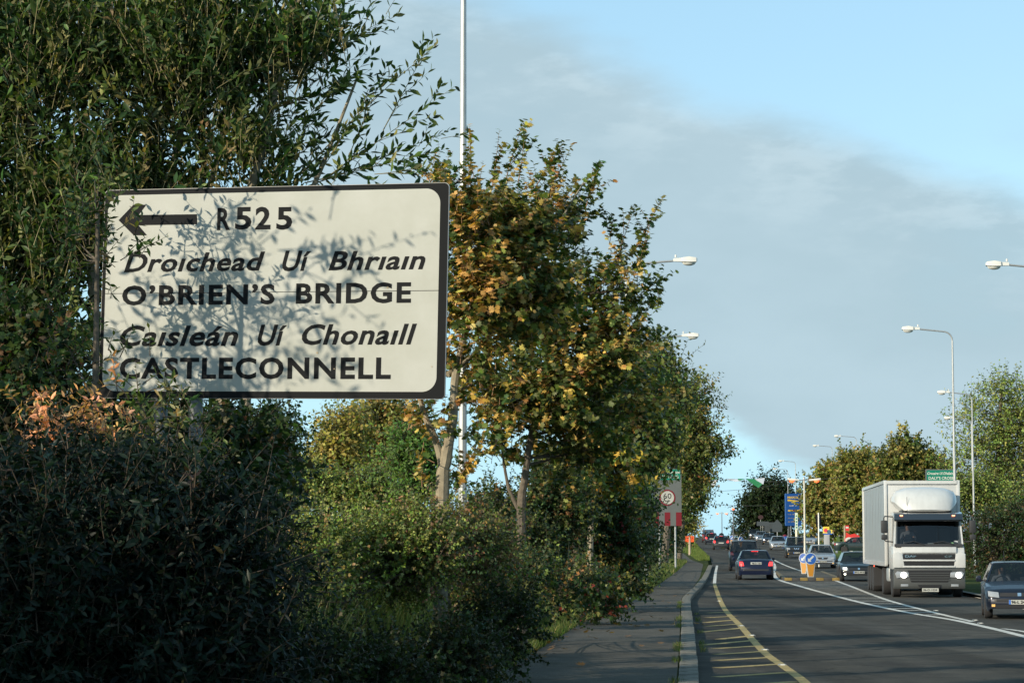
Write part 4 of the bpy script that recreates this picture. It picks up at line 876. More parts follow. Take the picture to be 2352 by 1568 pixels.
car(1733, 366, DGY, 'dark grey tall car with headlights lit near the end of the queue', 'suv', L=4.5, W=1.8, H=1.65, head=.08, lights=1, group=Q)
car(1712.5, 398, BLK, 'black car with stacked lit lamps, second last of the queue', 'suv', L=4.5, W=1.84, H=1.62, head=.08, lights=1, group=Q)
car(1690, 424, DGY, 'dark car at the end of the queue on the hill behind the far bollards', 'suv', L=4.5, W=1.84, H=1.70, head=.08, group=Q)
car(1862, 266, SIL, 'silver car standing on the forecourt in front of the chestnut trees', 'hatch', L=4.3, W=1.76, H=1.44, head=.25, grille='vee', z_off=.12)
car(1976, 208, DGR, 'dark green car seen side on, turning out of the side road behind the truck', 'saloon', L=4.55, W=1.76, H=1.43, head=-1.32, driver=(CL_W, 'driver in the dark green car turning out of the side road'), z_off=.1, wr=.32)
car(1521, 238, BLK, 'dark car parked on the left behind the hedge, bonnet showing beyond the verge', 'saloon', L=4.4, W=1.72, H=1.42, face='front', head=1.2, z_off=.1)

# ---------------------------------------------------------------- truck
def truck():
    y0 = 79.5; cx = at(2133, HOR, y0).x; h = .085
    root = thing('box_truck', 'white articulated box truck with lit headlights facing the camera in the right lane', 'truck', (cx, y0, zg(cx, y0)), PI-h)
    TW = mat('truck_white', (.45, .465, .46), .35, coat=.4, noise=.05, nscale=2); TG = mat('truck_grey', (.045, .05, .05), .6); ALU = mat('box_side', (.38, .40, .40), .35, metal=.35, noise=.08, nscale=2)
    W = 2.42
    for m_ in (ALU, TW):                       # road grime in vertical streaks
        nt = m_.node_tree; N_, L_ = nt.nodes.new, nt.links.new; bs = nt.nodes['Principled BSDF']; src = bs.inputs['Base Color'].links[0].from_socket
        tc_ = N_('ShaderNodeTexCoord'); mp_ = N_('ShaderNodeMapping'); mp_.inputs['Scale'].default_value = (5, 3.2, .35); L_(tc_.outputs['Object'], mp_.inputs[0])
        n_ = N_('ShaderNodeTexNoise'); n_.inputs['Scale'].default_value = 1.3; n_.inputs['Detail'].default_value = 7; L_(mp_.outputs[0], n_.inputs['Vector'])
        r_ = N_('ShaderNodeMapRange'); L_(n_.outputs['Fac'], r_.inputs[0]); r_.inputs[1].default_value = .35; r_.inputs[2].default_value = .6; r_.inputs[3].default_value = .55 if m_ is ALU else .93
        v_ = N_('ShaderNodeVectorMath'); v_.operation = 'SCALE'; L_(src, v_.inputs[0]); L_(r_.outputs[0], v_.inputs['Scale']); L_(v_.outputs[0], bs.inputs['Base Color'])
    # local: +Y towards the camera (nose at y=0), X to the truck's left
    sec = [(0.02, 1.02), (0.06, 1.30), (.03, 1.55), (-.02, 1.72), (-.10, 1.78), (-.25, 2.55), (-.34, 2.82), (-.5, 2.90), (-1.9, 2.92), (-1.9, 1.02)]
    # cab shell as rings: front wall split so that the windscreen is an opening
    lower = [(-1.9, .95), (.02, .95), (.05, 1.15), (.06, 1.45), (-.02, 1.70), (-.06, 1.76), (-1.9, 1.76)]
    MB().prism(lower, -W/2, W/2, 'x').build('cab_lower', TW, root, bevel=.05)
    rf = [(-1.9, 2.72), (-.34, 2.72), (-.40, 2.86), (-.55, 2.92), (-1.9, 2.94)]; MB().prism(rf, -W/2+.06, W/2-.06, 'x').build('cab_roof', TW, root, bevel=.04)
    MB().box((0, -1.86, 2.24), (W-.14, .08, .98)).build('cab_rear_wall', TW, root)
    for s in (-1, 1):
        MB().add([(s*(W/2-.02), -.06, 1.74), (s*(W/2-.14), -.06, 1.74), (s*(W/2-.14), -.16, 1.74), (s*(W/2-.02), -.20, 1.74), (s*(W/2-.08), -.34, 2.74), (s*(W/2-.18), -.34, 2.74), (s*(W/2-.18), -.44, 2.74), (s*(W/2-.08), -.48, 2.74)], [(3, 2, 1, 0), (4, 5, 6, 7), (0, 1, 5, 4), (1, 2, 6, 5), (2, 3, 7, 6), (3, 0, 4, 7)]).build('windscreen_pillar', TW, root)
        MB().box((s*(W/2-.06), -1.5, 2.23), (.06, .75, 1.0)).build('door_panel', TW, root)
        MB().add([(s*(W/2-.03), -.2, 1.76), (s*(W/2-.03), -1.13, 1.76), (s*(W/2-.07), -1.13, 2.72), (s*(W/2-.07), -.42, 2.72)], [(0, 1, 2, 3)]).build('side_window', GLASS, root)
        # mirrors on tubular brackets
        mz = 2.0; MB().tube([(s*(W/2-.02), -.20, 2.76), (s*(W/2+.27), -.05, 2.78), (s*(W/2+.30), -.02, 2.72), (s*(W/2+.30), -.02, 1.98), (s*(W/2+.24), -.05, 1.92), (s*(W/2-.02), -.18, 1.90)], .022, 6).build('mirror_bracket', TRIM, root, smooth=True)
        MB().box((s*(W/2+.29), -.05, 2.42), (.22, .12, .44)).build('wing_mirror', TRIM, root, bevel=.04); MB().box((s*(W/2+.29), -.05, 2.06), (.2, .12, .18)).build('wing_mirror', TRIM, root, bevel=.03)
        # corner deflector, headlight, fog light, step
        MB().prism([(s*(W/2-.38), 1.02), (s*(W/2+.02), 1.02), (s*(W/2+.02), 1.50), (s*(W/2-.12), 1.56), (s*(W/2-.30), 1.50)], .02, .10).build('corner_panel', TW, root, bevel=.02)
        hl = MB().prism([(s*(W/2-.52), .70), (s*(W/2-.10), .66), (s*(W/2-.04), .82), (s*(W/2-.12), .90), (s*(W/2-.5), .86)], .10, .15).build('headlight', HL, root, bevel=.01)
        MB().lathe([(.105, .15), (.10, .17), (.02, .185)], 16, 'y', (s*(W/2-.34 if s > 0 else W/2-.22), 0, .77)).build('lamp_lens', HLON, hl, smooth=True)
        MB().box((s*(W/2-.36), .115, .42), (.26, .03, .08)).build('fog_light', HL, root, bevel=.01)
        MB().prism([(-.1, .35), (.06, .35), (.1, .95), (-1.7, .98), (-1.7, .72), (-1.28, 1.02), (-.62, 1.02), (-.40, .6)], s*(W/2-.20), s*(W/2-.01), 'x').build('side_skirt', TG, root)
    N = 8; ws = [];
    for j in range(5):
        for i in range(N+1):
            u, v = i/N, j/4; q = 4*u*(1-u); ws.append(((u-.5)*(W-.16-.12*v), -.06-.27*v+.07*q, 1.75+.98*v))
    MB().add(ws, [(j*(N+1)+i, j*(N+1)+i+1, (j+1)*(N+1)+i+1, (j+1)*(N+1)+i) for j in range(4) for i in range(N)]).build('windscreen', GLASS, root, smooth=True, fix=False)
    MB().prism([(-.06, 1.735), (.035, 1.735), (.0, 1.83), (-.08, 1.83)], -W/2+.05, W/2-.05, 'x').build('windscreen_seal', TRIM, root)
    MB().prism([(.05, 2.60), (.10, 2.66), (-.02, 2.86), (-.35, 2.93), (-.36, 2.80), (-.16, 2.70)], -W/2+.05, W/2-.05, 'x').build('sun_visor', mat('visor_smoke', (.012, .016, .022), .15, coat=1), root, bevel=.02)
    for x in (-.85, .92): MB().box((x, .065, 2.80), (.10, .03, .035)).build('marker_lamp', mat('marker_lit', (.8, .3, .2), .3, emit=(1, .32, .16), estr=3), root)
    # bonnet panel, grille slats, bumper
    MB().prism([(.065, 1.52), (.085, 1.54), (.05, 1.72), (-.0, 1.74)], -W/2+.28, W/2-.28, 'x').build('front_panel', TW, root, bevel=.01)
    for i, (za, zb) in enumerate(((1.30, 1.50), (1.10, 1.235))): MB().prism([(.06, za), (.085, za), (.085, zb), (.06, zb)], -W/2+.33+.02*i, W/2-.33-.02*i, 'x').build('grille_opening', MESHG, root)
    for za in (1.245, 1.03): MB().prism([(.06, za), (.12, za), (.12, za+.055), (.06, za+.05)], -W/2+.33, W/2-.33, 'x').build('grille_slat', TW, root, bevel=.008)
    for za in (1.36, 1.43, 1.165): MB().prism([(.085, za), (.10, za), (.10, za+.015), (.085, za+.015)], -.55, .55, 'x').build('grille_slat', TRIM, root)
    flip = Matrix.Rotation(PI, 4, 'Z')
    a = lettering('DAF', -.82, -.44, 1.37, 1.45, CHROME, root, y=-.095, bold=.04); a.data.transform(flip)
    b = lettering('CF', .52, .78, 1.37, 1.44, CHROME, root, y=-.095, bold=.04); b.data.transform(flip)
    MB().prism([(-.10, .30), (.08, .30), (.13, .42), (.11, .62), (.10, .99), (-.10, 1.0)], -W/2, W/2, 'x').build('bumper', TG, root, bevel=.03)
    MB().prism([(-.74, .93), (-.62, .52), (.62, .52), (.74, .93)], .10, .125).build('lower_grille', MESHG, root)
    for z in (.60, .68, .76, .84): MB().box((0, .135, z), (1.36, .02, .028)).build('grille_slat', TG, root)
    MB().prism([(-.40, .44), (-.34, .33), (.34, .33), (.40, .44)], .128, .14).build('tow_recess', MESHG, root)
    np_ = MB().box((-.02, .15, .265), (.56, .02, .12)).build('number_plate', PLATE, root); q = lettering('06-D-1034', -.22, .25, .232, .30, BLACK, np_, y=-.163, bold=.02); q.data.transform(flip)
    for (x0, x1, k) in ((-.95, -.05, 0), (.05, .95, 1)): MB().tube([(x0+.1, .05, 1.80), (x0+.45, .03, 1.92), (x1-.1, .02, 1.86)], .014, 5).build('wiper', TRIM, root)
    for (x, z, c, w) in ((-.93, 1.90, SW, .13), (-.80, 1.84, mat('disc_green', (.2, .4, .2), .6), .09), (-.08, 1.83, SW, .22)): MB().box((x, -.06 if z < 1.86 else -.085, z), (w, .006, .08)).build('windscreen_sticker', c, root)
    # roof air deflector: a loft bulging forwards
    PR = [(-.72, 0), (-1, .42), (-.99, .60), (-.90, .84), (-.62, .97), (-.3, 1.0), (0, 1.01), (.3, 1.0), (.62, .97), (.90, .84), (.99, .60), (1, .42), (.72, 0)]
    D = []; n = len(PR)-1
    for (yy, w, hgt) in ((-.30, .78, .05), (-.34, .86, .22), (-.52, .98, .50), (-.85, 1.07, .74), (-1.25, 1.12, .84), (-1.85, 1.14, .86)):
        for (u, v) in PR: D.append((w*u, yy-.16*abs(u)**3, 2.955+hgt*v))
    ring = n+1; fs = [(i*ring+j, i*ring+j+1, (i+1)*ring+j+1, (i+1)*ring+j) for i in range(5) for j in range(n)]
    fs += [tuple(range(ring)), tuple(range(5*ring, 6*ring))]+[(i*ring, (i+1)*ring, (i+1)*ring+n, i*ring+n) for i in range(5)]
    MB().add(D, fs).build('air_deflector', TW, root, smooth=True)
    MB().box((0, -1.15, 2.96), (1.7, 1.3, .05)).build('deflector_base', TRIM, root)
    MB().tube([(.68, -.40, 2.9), (.68, -.44, 3.45)], .008, 4).build('aerial', TRIM, root)
    # interior and seats
    MB().box((0, -.40, 1.62), (W-.3, .5, .26)).box((0, -1.6, 2.1), (W-.3, .05, 1.1)).box((0, -.9, 1.35), (W-.3, 1.3, .06)).build('interior', INT, root)
    for sx in (-.62, .62): MB().box((sx, -1.1, 1.55), (.5, .5, .3)).box((sx, -1.34, 1.95), (.48, .12, .8)).build('seat', SEAT, root, bevel=.03)
    MB().tube([(.62+.22*math.cos(a), -.62+.08*math.sin(a), 1.90+.18*math.sin(a)) for a in np.linspace(0, 2*PI, 18)], .016, 6, cap=False).build('steering_wheel', TRIM, root)
    # trailer box: front bulkhead, side walls, roof rails, corner posts
    by0, by1, bz0, bz1, bw = -2.35, -13.9, 1.12, 4.02, 1.275
    MB().box((0, by0, (bz0+bz1)/2), (2*bw-.06, .06, bz1-bz0)).build('box_front', TW, root, bevel=.01)
    for s in (-1, 1):
        N = 14; L = (by1-by0)/N
        if 'bp' not in MATS:
            o = MB().box((0, L/2, (bz0+bz1)/2), (.05, abs(L)-.012, bz1-bz0-.1)).build('side_panel', ALU, root); MATS['bp'] = o.data; o.location = (s*(bw-.025), by0, 0); st = 1
        else: st = 0
        for i in range(st, N): o = link_mesh('side_panel', MATS['bp'], root); o.location = (s*(bw-.025+random.uniform(-.004, .004)), by0+L*i, 0)
        MB().box((s*bw, (by0+by1)/2, bz1), (.09, abs(by1-by0)+.05, .11)).build('top_rail', TW, root); MB().box((s*bw, (by0+by1)/2, bz0), (.09, abs(by1-by0)+.05, .15)).build('bottom_rail', TW, root)
        MB().box((s*bw, by0+.02, (bz0+bz1)/2), (.11, .11, bz1-bz0+.1)).build('corner_post', TW, root, bevel=.02); MB().box((s*bw, by1, (bz0+bz1)/2), (.11, .11, bz1-bz0+.1)).build('corner_post', TW, root, bevel=.02)
        MB().box((s*bw*1.03, -7.9, 1.0), (.03, .12, .06)).build('side_marker', mat('marker_red', (.6, .1, .05), .4, emit=(1, .12, .05), estr=1), root)
    MB().box((0, (by0+by1)/2, bz1+.02), (2*bw-.05, abs(by1-by0), .04)).build('box_roof', TW, root); MB().box((0, by1, (bz0+bz1)/2), (2*bw-.1, .05, bz1-bz0)).build('rear_door', ALU, root)
    MB().box((0, by0+.05, bz1-.02), (2*bw-.1, .1, .12)).build('front_rail', TW, root)
    MB().box((0, -6.9, .98), (1.0, 13.2, .24)).box((0, -5.5, .72), (.9, 8, .3)).build('chassis', TRIM, root)
    for yy, dual in ((-1.0, 0), (-4.6, 1), (-9.7, 1), (-11.0, 1), (-12.3, 1)):
        for s in (-1, 1): wheel(root, s*(1.05 if not dual else .98), yy, .50, .30 if not dual else .52, s, rim=TG if dual else mat('truck_rim', (.35, .36, .36), .45, metal=.5))
        MB().tube([(-.9, yy, .5), (.9, yy, .5)], .07, 8).build('axle', TRIM, root)
    for s in (-1, 1):
        MB().prism([(-.70+-1.0, .62), (-1.0-.52, .95), (-1.0, 1.1), (-.48, .95), (-.36, .6), (-.42, .6), (-.52, .9), (-1.0, 1.04), (-1.48, .9), (-1.64, .62)], s*.86, s*1.2, 'x').build('mudguard', TRIM, root)
        MB().box((s*1.0, -4.6, 1.06), (.5, 1.2, .03)).build('mudguard', TRIM, root); MB().box((s*1.0, -8.9, .6), (.5, .03, .7)).build('mud_flap', TRIM, root); MB().box((s*.95, -2.9, .75), (.5, 1.0, .5)).build('fuel_tank', GALV, root, bevel=.08)
    bpy.context.view_layer.update()
    person(root.matrix_world @ Matrix.Translation((.62, -1.02, 1.72)), CL_G, 'driver in a grey shirt at the wheel of the white truck')
truck()
# ---------------------------------------------------------------- vegetation
RNG = np.random.default_rng(11)
def norm(a): return a/np.maximum(1e-9, np.linalg.norm(a, axis=-1, keepdims=True))
T_WILLOW = (np.array([(0, 0, 0), (.13, .25, .02), (.17, .55, .0), (0, 1, -.12), (-.17, .55, .0), (-.13, .25, .02), (0, .5, -.05)], float), [(0, 1, 6), (1, 2, 6), (2, 3, 6), (3, 4, 6), (4, 5, 6), (5, 0, 6)])
_ml = [(0, 0), (.10, -.06), (.38, .05), (.30, .22), (.62, .42), (.36, .48), (.40, .78), (.16, .66), (0, 1.0), (-.16, .66), (-.40, .78), (-.36, .48), (-.62, .42), (-.30, .22), (-.38, .05), (-.10, -.06)]
T_MAPLE = (np.array([(x, y, -.10*abs(x)-.10*y*y) for x, y in _ml]+[(0, .38, .0)], float), [(i, (i+1) % 16, 16) for i in range(16)])
_ms = [(0, 0), (.35, .05), (.55, .45), (.28, .50), (0, 1), (-.28, .50), (-.55, .45), (-.35, .05)]
T_LOBED = (np.array([(x, y, -.12*abs(x)-.1*y*y) for x, y in _ms]+[(0, .4, 0)], float), [(i, (i+1) % 8, 8) for i in range(8)])
T_OVAL = (np.array([(0, 0, 0), (.30, .45, -.05), (0, 1, -.08), (-.30, .45, -.05)], float), [(0, 1, 2, 3)])
T_BLADE = (np.array([(-.02, 0, 0), (.02, 0, 0), (.014, .5, .05), (0, 1, .22), (-.014, .5, .05)], float), [(0, 1, 2, 4), (4, 2, 3)])
T_CLUMP = (np.array([(0, 0, 0), (.5, .2, .1), (.3, .7, -.1), (0, 1, .1), (-.35, .6, .05), (-.5, .15, -.1)], float), [(0, 1, 2), (0, 2, 3), (0, 3, 4), (0, 4, 5)])
def leaves(tmpl, pos, d, nrm, size, col):
    v, fs = tmpl; d = norm(d); s = norm(np.cross(d, nrm)); n = np.cross(s, d); k = len(v); m = len(pos)
    size = np.asarray(size).reshape(-1, 1, 1)*np.ones((m, 1, 1))
    V = pos[:, None, :]+size*(v[None, :, 0:1]*s[:, None, :]+v[None, :, 1:2]*d[:, None, :]+v[None, :, 2:3]*n[:, None, :])
    F = {}
    for f in fs: F.setdefault(len(f), []).append(f)
    off = (np.arange(m)*k)[:, None, None]; fl = [(off+np.array(F[q])[None]).reshape(-1, q) for q in F]
    return V.reshape(-1, 3), fl, np.repeat(col, k, axis=0)
def tubes(P, R, n=4):
    """P (m,k,3) polylines, R (m,k) radii -> V, faces"""
    m, k, _ = P.shape; t = norm(P[:, -1]-P[:, 0]+1e-6); a = np.where(np.abs(t[:, 2:3]) < .8, np.array([[0, 0, 1.]]), np.array([[1., 0, 0]]))
    u = norm(np.cross(t, a)); w = np.cross(t, u); an = 2*np.pi*np.arange(n)/n
    V = P[:, :, None, :]+R[:, :, None, None]*(np.cos(an)[None, None, :, None]*u[:, None, None, :]+np.sin(an)[None, None, :, None]*w[:, None, None, :])
    i, j, q = np.meshgrid(np.arange(m), np.arange(k-1), np.arange(n), indexing='ij'); b = (i*k+j)*n
    f = np.stack([b+q, b+(q+1) % n, b+n+(q+1) % n, b+n+q], -1).reshape(-1, 4); return V.reshape(-1, 3), f
class Blobs:
    def __init__(s, L): s.c = []; s.r = []; [s.add(*b) for b in L]
    def add(s, px, py, y, rx, ry, rz=None, w=1):
        p = at(px, py, y); k = y/F; s.c.append(p); s.r.append((rx*k, rz if rz else (rx+ry)*.5*k, ry*k)); return s
    def sample(s, n, rng, shell=.55, shrink=0.0):
        r = np.array(s.r); r = np.maximum(r*.4, r-shrink); c = np.array([tuple(p) for p in s.c]); vol = (r.prod(1))**.72; i = rng.choice(len(c), n, p=vol/vol.sum())
        d = norm(rng.normal(size=(n, 3))); rad = rng.random(n)**shell; return c[i]+d*r[i]*rad[:, None], d, i
def palette(rng, n, P, jitter=.22):
    c = np.array([p[:3] for p in P], float); w = np.array([p[3] for p in P], float); i = rng.choice(len(c), n, p=w/w.sum())
    v = c[i]*(1+jitter*rng.normal(size=(n, 1))*.8); v = v*(1+.10*rng.normal(size=(n, 3))); return np.clip(v, .004, .9)
leaf_var = {}
def leaf_objects(tmpl, tname, parent, pos, d, nrm, size, col):
    """single leaves, each an object, sharing a few meshes"""
    d = norm(d); s = norm(np.cross(d, nrm)); n = np.cross(s, d); q = np.clip((col[:, 1]/.02).astype(int), 0, 7); r = np.clip((col[:, 0]/.06).astype(int), 0, 5)
    for i in range(len(pos)):
        key = (tname, q[i], r[i])
        if key not in leaf_var: leaf_var[key] = raw_mesh('leaf', tmpl[0], [np.array([f for f in tmpl[1] if len(f) == k]) for k in sorted({len(f) for f in tmpl[1]})], LEAF, np.repeat(col[i:i+1], len(tmpl[0]), 0))
        o = link_mesh('leaf', leaf_var[key], parent); S = float(size[i]); a, b, c, p = s[i], d[i], n[i], pos[i]
        o.matrix_basis = Matrix(((a[0]*S, b[0]*S, c[0]*S, p[0]), (a[1]*S, b[1]*S, c[1]*S, p[1]), (a[2]*S, b[2]*S, c[2]*S, p[2]), (0, 0, 0, 1)))
def plant(name, label, cat, base, blobs, K, tw, L, nl, tmpl, lsize, pal, up=.5, out=.5, rnd=.7, crad=.35, trunk=None, limbs=10, limb_r=.05, seed=1, group=None, parts=0, extra=None, droop=.0, leaf_up=.3, autumn=None, twig_r=.006, bark=BARK, along=.2, spread=.75, tname='', shell=.55, keep=None, limb_from=.3, twigm=None):
    """a plant: trunk and limbs as tapered tubes, crown of twigs that carry leaf shaped faces"""
    rng = np.random.default_rng(seed); base = Vector(base); root = thing(name, label, cat, base, 0, group); B = np.array(tuple(base))
    cc, cd, ci = blobs.sample(K, rng, shell, .85*L); cc[:, 2] -= .55*L*min(1, .4+up); m = K*tw
    c = np.repeat(cc, tw, 0); cd_ = np.repeat(cd, tw, 0); st = c+rng.normal(size=(m, 3))*crad*.5
    d = norm(cd_*out+np.array([0, 0, up])+rng.normal(size=(m, 3))*rnd*.6+norm(st-c)*.25); Ls = L*(.6+.8*rng.random(m)); bend = rng.normal(size=(m, 3))*.15; bend[:, 2] -= droop
    if extra is not None: st = np.r_[st, extra[0]]; d = np.r_[d, norm(extra[1])]; Ls = np.r_[Ls, extra[2]]; bend = np.r_[bend, rng.normal(size=(len(extra[2]), 3))*.05]; m = len(Ls)
    if keep is not None: k_ = keep(st); st, d, Ls, bend = st[k_], d[k_], Ls[k_], bend[k_]; m = len(Ls)
    f = lambda t: st[:, None]+d[:, None]*(Ls[:, None]*t)[..., None]+bend[:, None]*((Ls[:, None]*t**2)[..., None])
    T = np.linspace(0, 1, 4)[None]*np.ones((m, 1)); P = f(T)-B; V, fa = tubes(P, twig_r*(1-.8*T)*(.6+Ls[:, None]/L*.4), 3)
    me = raw_mesh('twigs', V, [fa], twigm or TWIG); link_mesh('twigs', me, root, 'stuff')
    # leaves along each twig
    per = np.maximum(2, (nl*Ls/L).astype(int)); nt = int(per.sum()); ti = np.repeat(np.arange(m), per); k = np.arange(nt)-np.repeat(np.cumsum(per)-per, per)
    t = along+(1-along)*(k+1)/per[ti]; pos = st[ti]+d[ti]*(Ls[ti]*t)[:, None]+bend[ti]*(Ls[ti]*t**2)[:, None]
    a = k*2.4+ti; u = norm(np.cross(d, np.array([.3, .5, .8]))); w = np.cross(d, u); rad = u[ti]*np.cos(a)[:, None]+w[ti]*np.sin(a)[:, None]
    ld = norm(d[ti]*(1-spread)+rad*spread+rng.normal(size=(nt, 3))*.22); ln = norm(np.array([0, 0, 1.])*leaf_up+rng.normal(size=(nt, 3))*.5+d[ti]*.3-rad*.1)
    sz = lsize*(.65+.6*rng.random(nt))*(1.12-.35*t); 
    # colour varies between whole twigs as well as between leaves
    ct = palette(rng, m, pal, .18); cl = ct[ti]*(1+.16*rng.normal(size=(nt, 1))); swap = rng.random(nt) < .3; cl[swap] = palette(rng, int(swap.sum()), pal)
    if autumn is not None: 
        pr, apal = autumn; mt = rng.random(m) < pr(st, rng); mk = np.where(mt[ti], rng.random(nt) < .82, rng.random(nt) < .06); cl[mk] = palette(rng, int(mk.sum()), apal, .25)
    cl = np.clip(cl, .004, .8)
    if parts:
        ps = np.array([0, 0, CAMH]); rel = pos-ps; u_ = rel[:, 0]/rel[:, 1]*F; v_ = rel[:, 2]/rel[:, 1]*F; inf = (u_ > -1170) & (u_ < 1170) & (v_ < 1235) & (v_ > -320)
        dist = np.where(inf, rel[:, 1]-sz*2, 1e9); o = np.argsort(dist)[:parts]; o = o[dist[o] < 1e8]; leaf_objects(tmpl, tname or name, root, pos[o]-B, ld[o], ln[o], sz[o], cl[o])
        mk = np.ones(nt, bool); mk[o] = False; pos, ld, ln, sz, cl = pos[mk], ld[mk], ln[mk], sz[mk], cl[mk]
    V, fl, col = leaves(tmpl, pos-B, ld, ln, sz, cl); me = raw_mesh('crown', V, fl, LEAF, col); link_mesh('crown', me, root, 'stuff')
    if trunk:
        for j, (pts, rr) in enumerate(trunk):
            pts = [Vector(p)-base for p in pts]; mb = MB()
            k2 = len(pts); Q = []; R2 = []
            for i in range(k2-1):
                for s in range(4):
                    tt = s/4; p0, p1, p2, p3 = pts[max(i-1, 0)], pts[i], pts[i+1], pts[min(i+2, k2-1)]
                    Q.append(.5*((2*p1)+(p2-p0)*tt+(2*p0-5*p1+4*p2-p3)*tt*tt+(3*p1-p0-3*p2+p3)*tt**3)); R2.append(rr[i]+(rr[i+1]-rr[i])*tt)
            Q.append(pts[-1]); R2.append(rr[-1]); mb.tube(Q, [r*(1+.06*math.sin(i*1.7)) for i, r in enumerate(R2)], 9).build('trunk' if j == 0 else 'branch', bark, root, smooth=True)
    if limbs and trunk:
        tp = np.concatenate([np.array([tuple(Vector(p)) for p in tt_[0]]) for tt_ in trunk]);
        dense_ = [];
        for tt_ in trunk:
            q = np.array([tuple(Vector(p)) for p in tt_[0]])
            for i in range(len(q)-1): dense_ += [q[i]+(q[i+1]-q[i])*s/6 for s in range(6)]
        dense_ = np.array(dense_); zlo = dense_[:, 2].min()+limb_from*(dense_[:, 2].max()-dense_[:, 2].min()); dense_ = dense_[dense_[:, 2] >= zlo*.999]
        sel = rng.choice(K, min(limbs, K), replace=False); Pl = []; Rl = []
        for i in sel:
            e = cc[i]; dd_ = np.linalg.norm(dense_-e, axis=1)+np.clip(dense_[:, 2]-e[2]+.25*L, 0, None)*4; o0 = dense_[np.argmin(dd_+rng.random(len(dd_))*.3*dd_.min())]
            h = e-o0; mid = o0+h*.5+np.array([0, 0, -.10*np.linalg.norm(h[:2])])*rng.random(); tt = np.linspace(0, 1, 6)[:, None]
            Pl.append((1-tt)**2*o0+2*tt*(1-tt)*mid+tt**2*e-B); Rl.append(limb_r*(1-.8*tt[:, 0])*(.5+.8*rng.random()))
        V, fa = tubes(np.array(Pl), np.array(Rl), 5); me = raw_mesh('limbs', V, [fa], bark); me.shade_smooth(); link_mesh('limbs', me, root, 'stuff')
    return root
def gp(px, py): x, y = hit(px, py); return (x, y, float(prof(y))+.1)
def gb(px, y): x = at(px, HOR, y).x; return (x, y, zg(x, y)+.08)
W_GREEN = [(.042, .075, .022, 5), (.028, .055, .020, 4), (.10, .135, .045, 3.2), (.17, .17, .07, 1.2), (.24, .19, .10, .3)]
DARKG = [(.022, .045, .018, 5), (.032, .06, .022, 3), (.045, .07, .025, 2), (.07, .06, .03, .6)]
M_GREEN = [(.055, .085, .024, 5), (.09, .12, .035, 3), (.15, .17, .055, 1.8)]
AUT = [(.50, .35, .10, 4), (.42, .26, .08, 3), (.46, .39, .13, 2.5), (.26, .14, .05, 1.5)]
ASH_C = [(.085, .115, .03, 4), (.13, .15, .04, 3), (.055, .08, .025, 3), (.22, .18, .06, 1)]
CHEST = [(.17, .185, .045, 5), (.24, .225, .065, 3), (.25, .16, .06, 1.3), (.08, .10, .03, 3), (.30, .24, .08, 1.2)]
PALEG = [(.22, .28, .07, 4), (.17, .23, .06, 3), (.30, .34, .11, 2), (.08, .11, .035, 2)]

# willow behind the sign
def shoots(L, y, rng=np.random.default_rng(3)):
    """side twigs along a shoot given in picture points"""
    S, D, Ls = [], [], []
    for (a, b, n) in L:
        A, B_ = np.array(tuple(at(*a, y))), np.array(tuple(at(*b, y+rng.uniform(-.3, .3)))); h = B_-A
        for i in range(n):
            t = i/n; p = A+h*t; S.append(p); v = norm(h)*.7+norm(rng.normal(size=3))*.55; D.append(v if i else h); Ls.append(.28*(1-.4*t)*(1 if i else 1)+.12)
        S.append(A); D.append(h); Ls.append(float(np.linalg.norm(h)))
    return np.array(S), np.array(D), np.array(Ls)
yw = 21.5
sp = shoots([((690, 400), (1000, 60), 0), ((720, 420), (870, 190), 3), ((760, 400), (1035, 210), 5), ((700, 430), (1065, 300), 7), ((640, 330), (860, 130), 5), ((600, 260), (800, 200), 4), ((620, 200), (940, 0), 6), ((700, 420), (1010, 350), 6), ((650, 380), (760, 300), 3), ((880, 300), (1000, 70), 3), ((800, 360), (905, 130), 3), ((860, 400), (980, 390), 4), ((660, 100), (900, 60), 4)], yw)
gx = gb(560, yw)
stems = []
for (bx, mx, tx, ty, r) in ((520, 600, 820, 180, .035), (500, 520, 690, -60, .05), (350, 330, 350, 60, .045), (345, 340, 480, -60, .04), (300, 210, 180, -40, .04), (240, 120, 40, 60, .04), (420, 430, 560, 40, .035), (180, 60, -90, 100, .04)):
    g0 = gb(bx, yw); stems.append(([g0, tuple(at(bx*.5+mx*.5, 1000, yw)), tuple(at(mx, 640, yw)), tuple(at((mx+tx)/2, (640+ty)/2+40, yw)), tuple(at(tx, ty, yw))], [r*1.5, r*1.25, r, r*.7, r*.3]))
plant('willow_tree', 'tall many stemmed willow with narrow dark green leaves behind the big road sign', 'tree', gx,
      Blobs([(120, 120, yw, 330, 260, 1.3), (430, 120, yw, 260, 300, 1.3), (640, 90, yw, 170, 190, .9), (560, 330, yw, 190, 150, 1.0), (250, 420, yw, 330, 200, 1.2), (40, 560, yw, 280, 260, 1.2), (690, 360, yw, 70, 60, .4), (740, 80, yw, 90, 90, .5), (-60, 200, yw, 160, 400, 1.1), (300, -200, yw, 420, 160, 1.1), (400, 700, yw+.6, 230, 230, .9), (60, 800, yw, 230, 160, .9)]),
      1080, 4, .58, 13, T_WILLOW, .125, W_GREEN, up=.95, out=.28, rnd=.55, crad=.32, trunk=stems, limbs=60, limb_r=.018, seed=4, parts=290, extra=sp, tname='willow', twig_r=.0045, spread=.48, leaf_up=.25, bark=BARK_PALE, twigm=mat('willow_twig', (.22, .19, .09), .7), shell=.42)
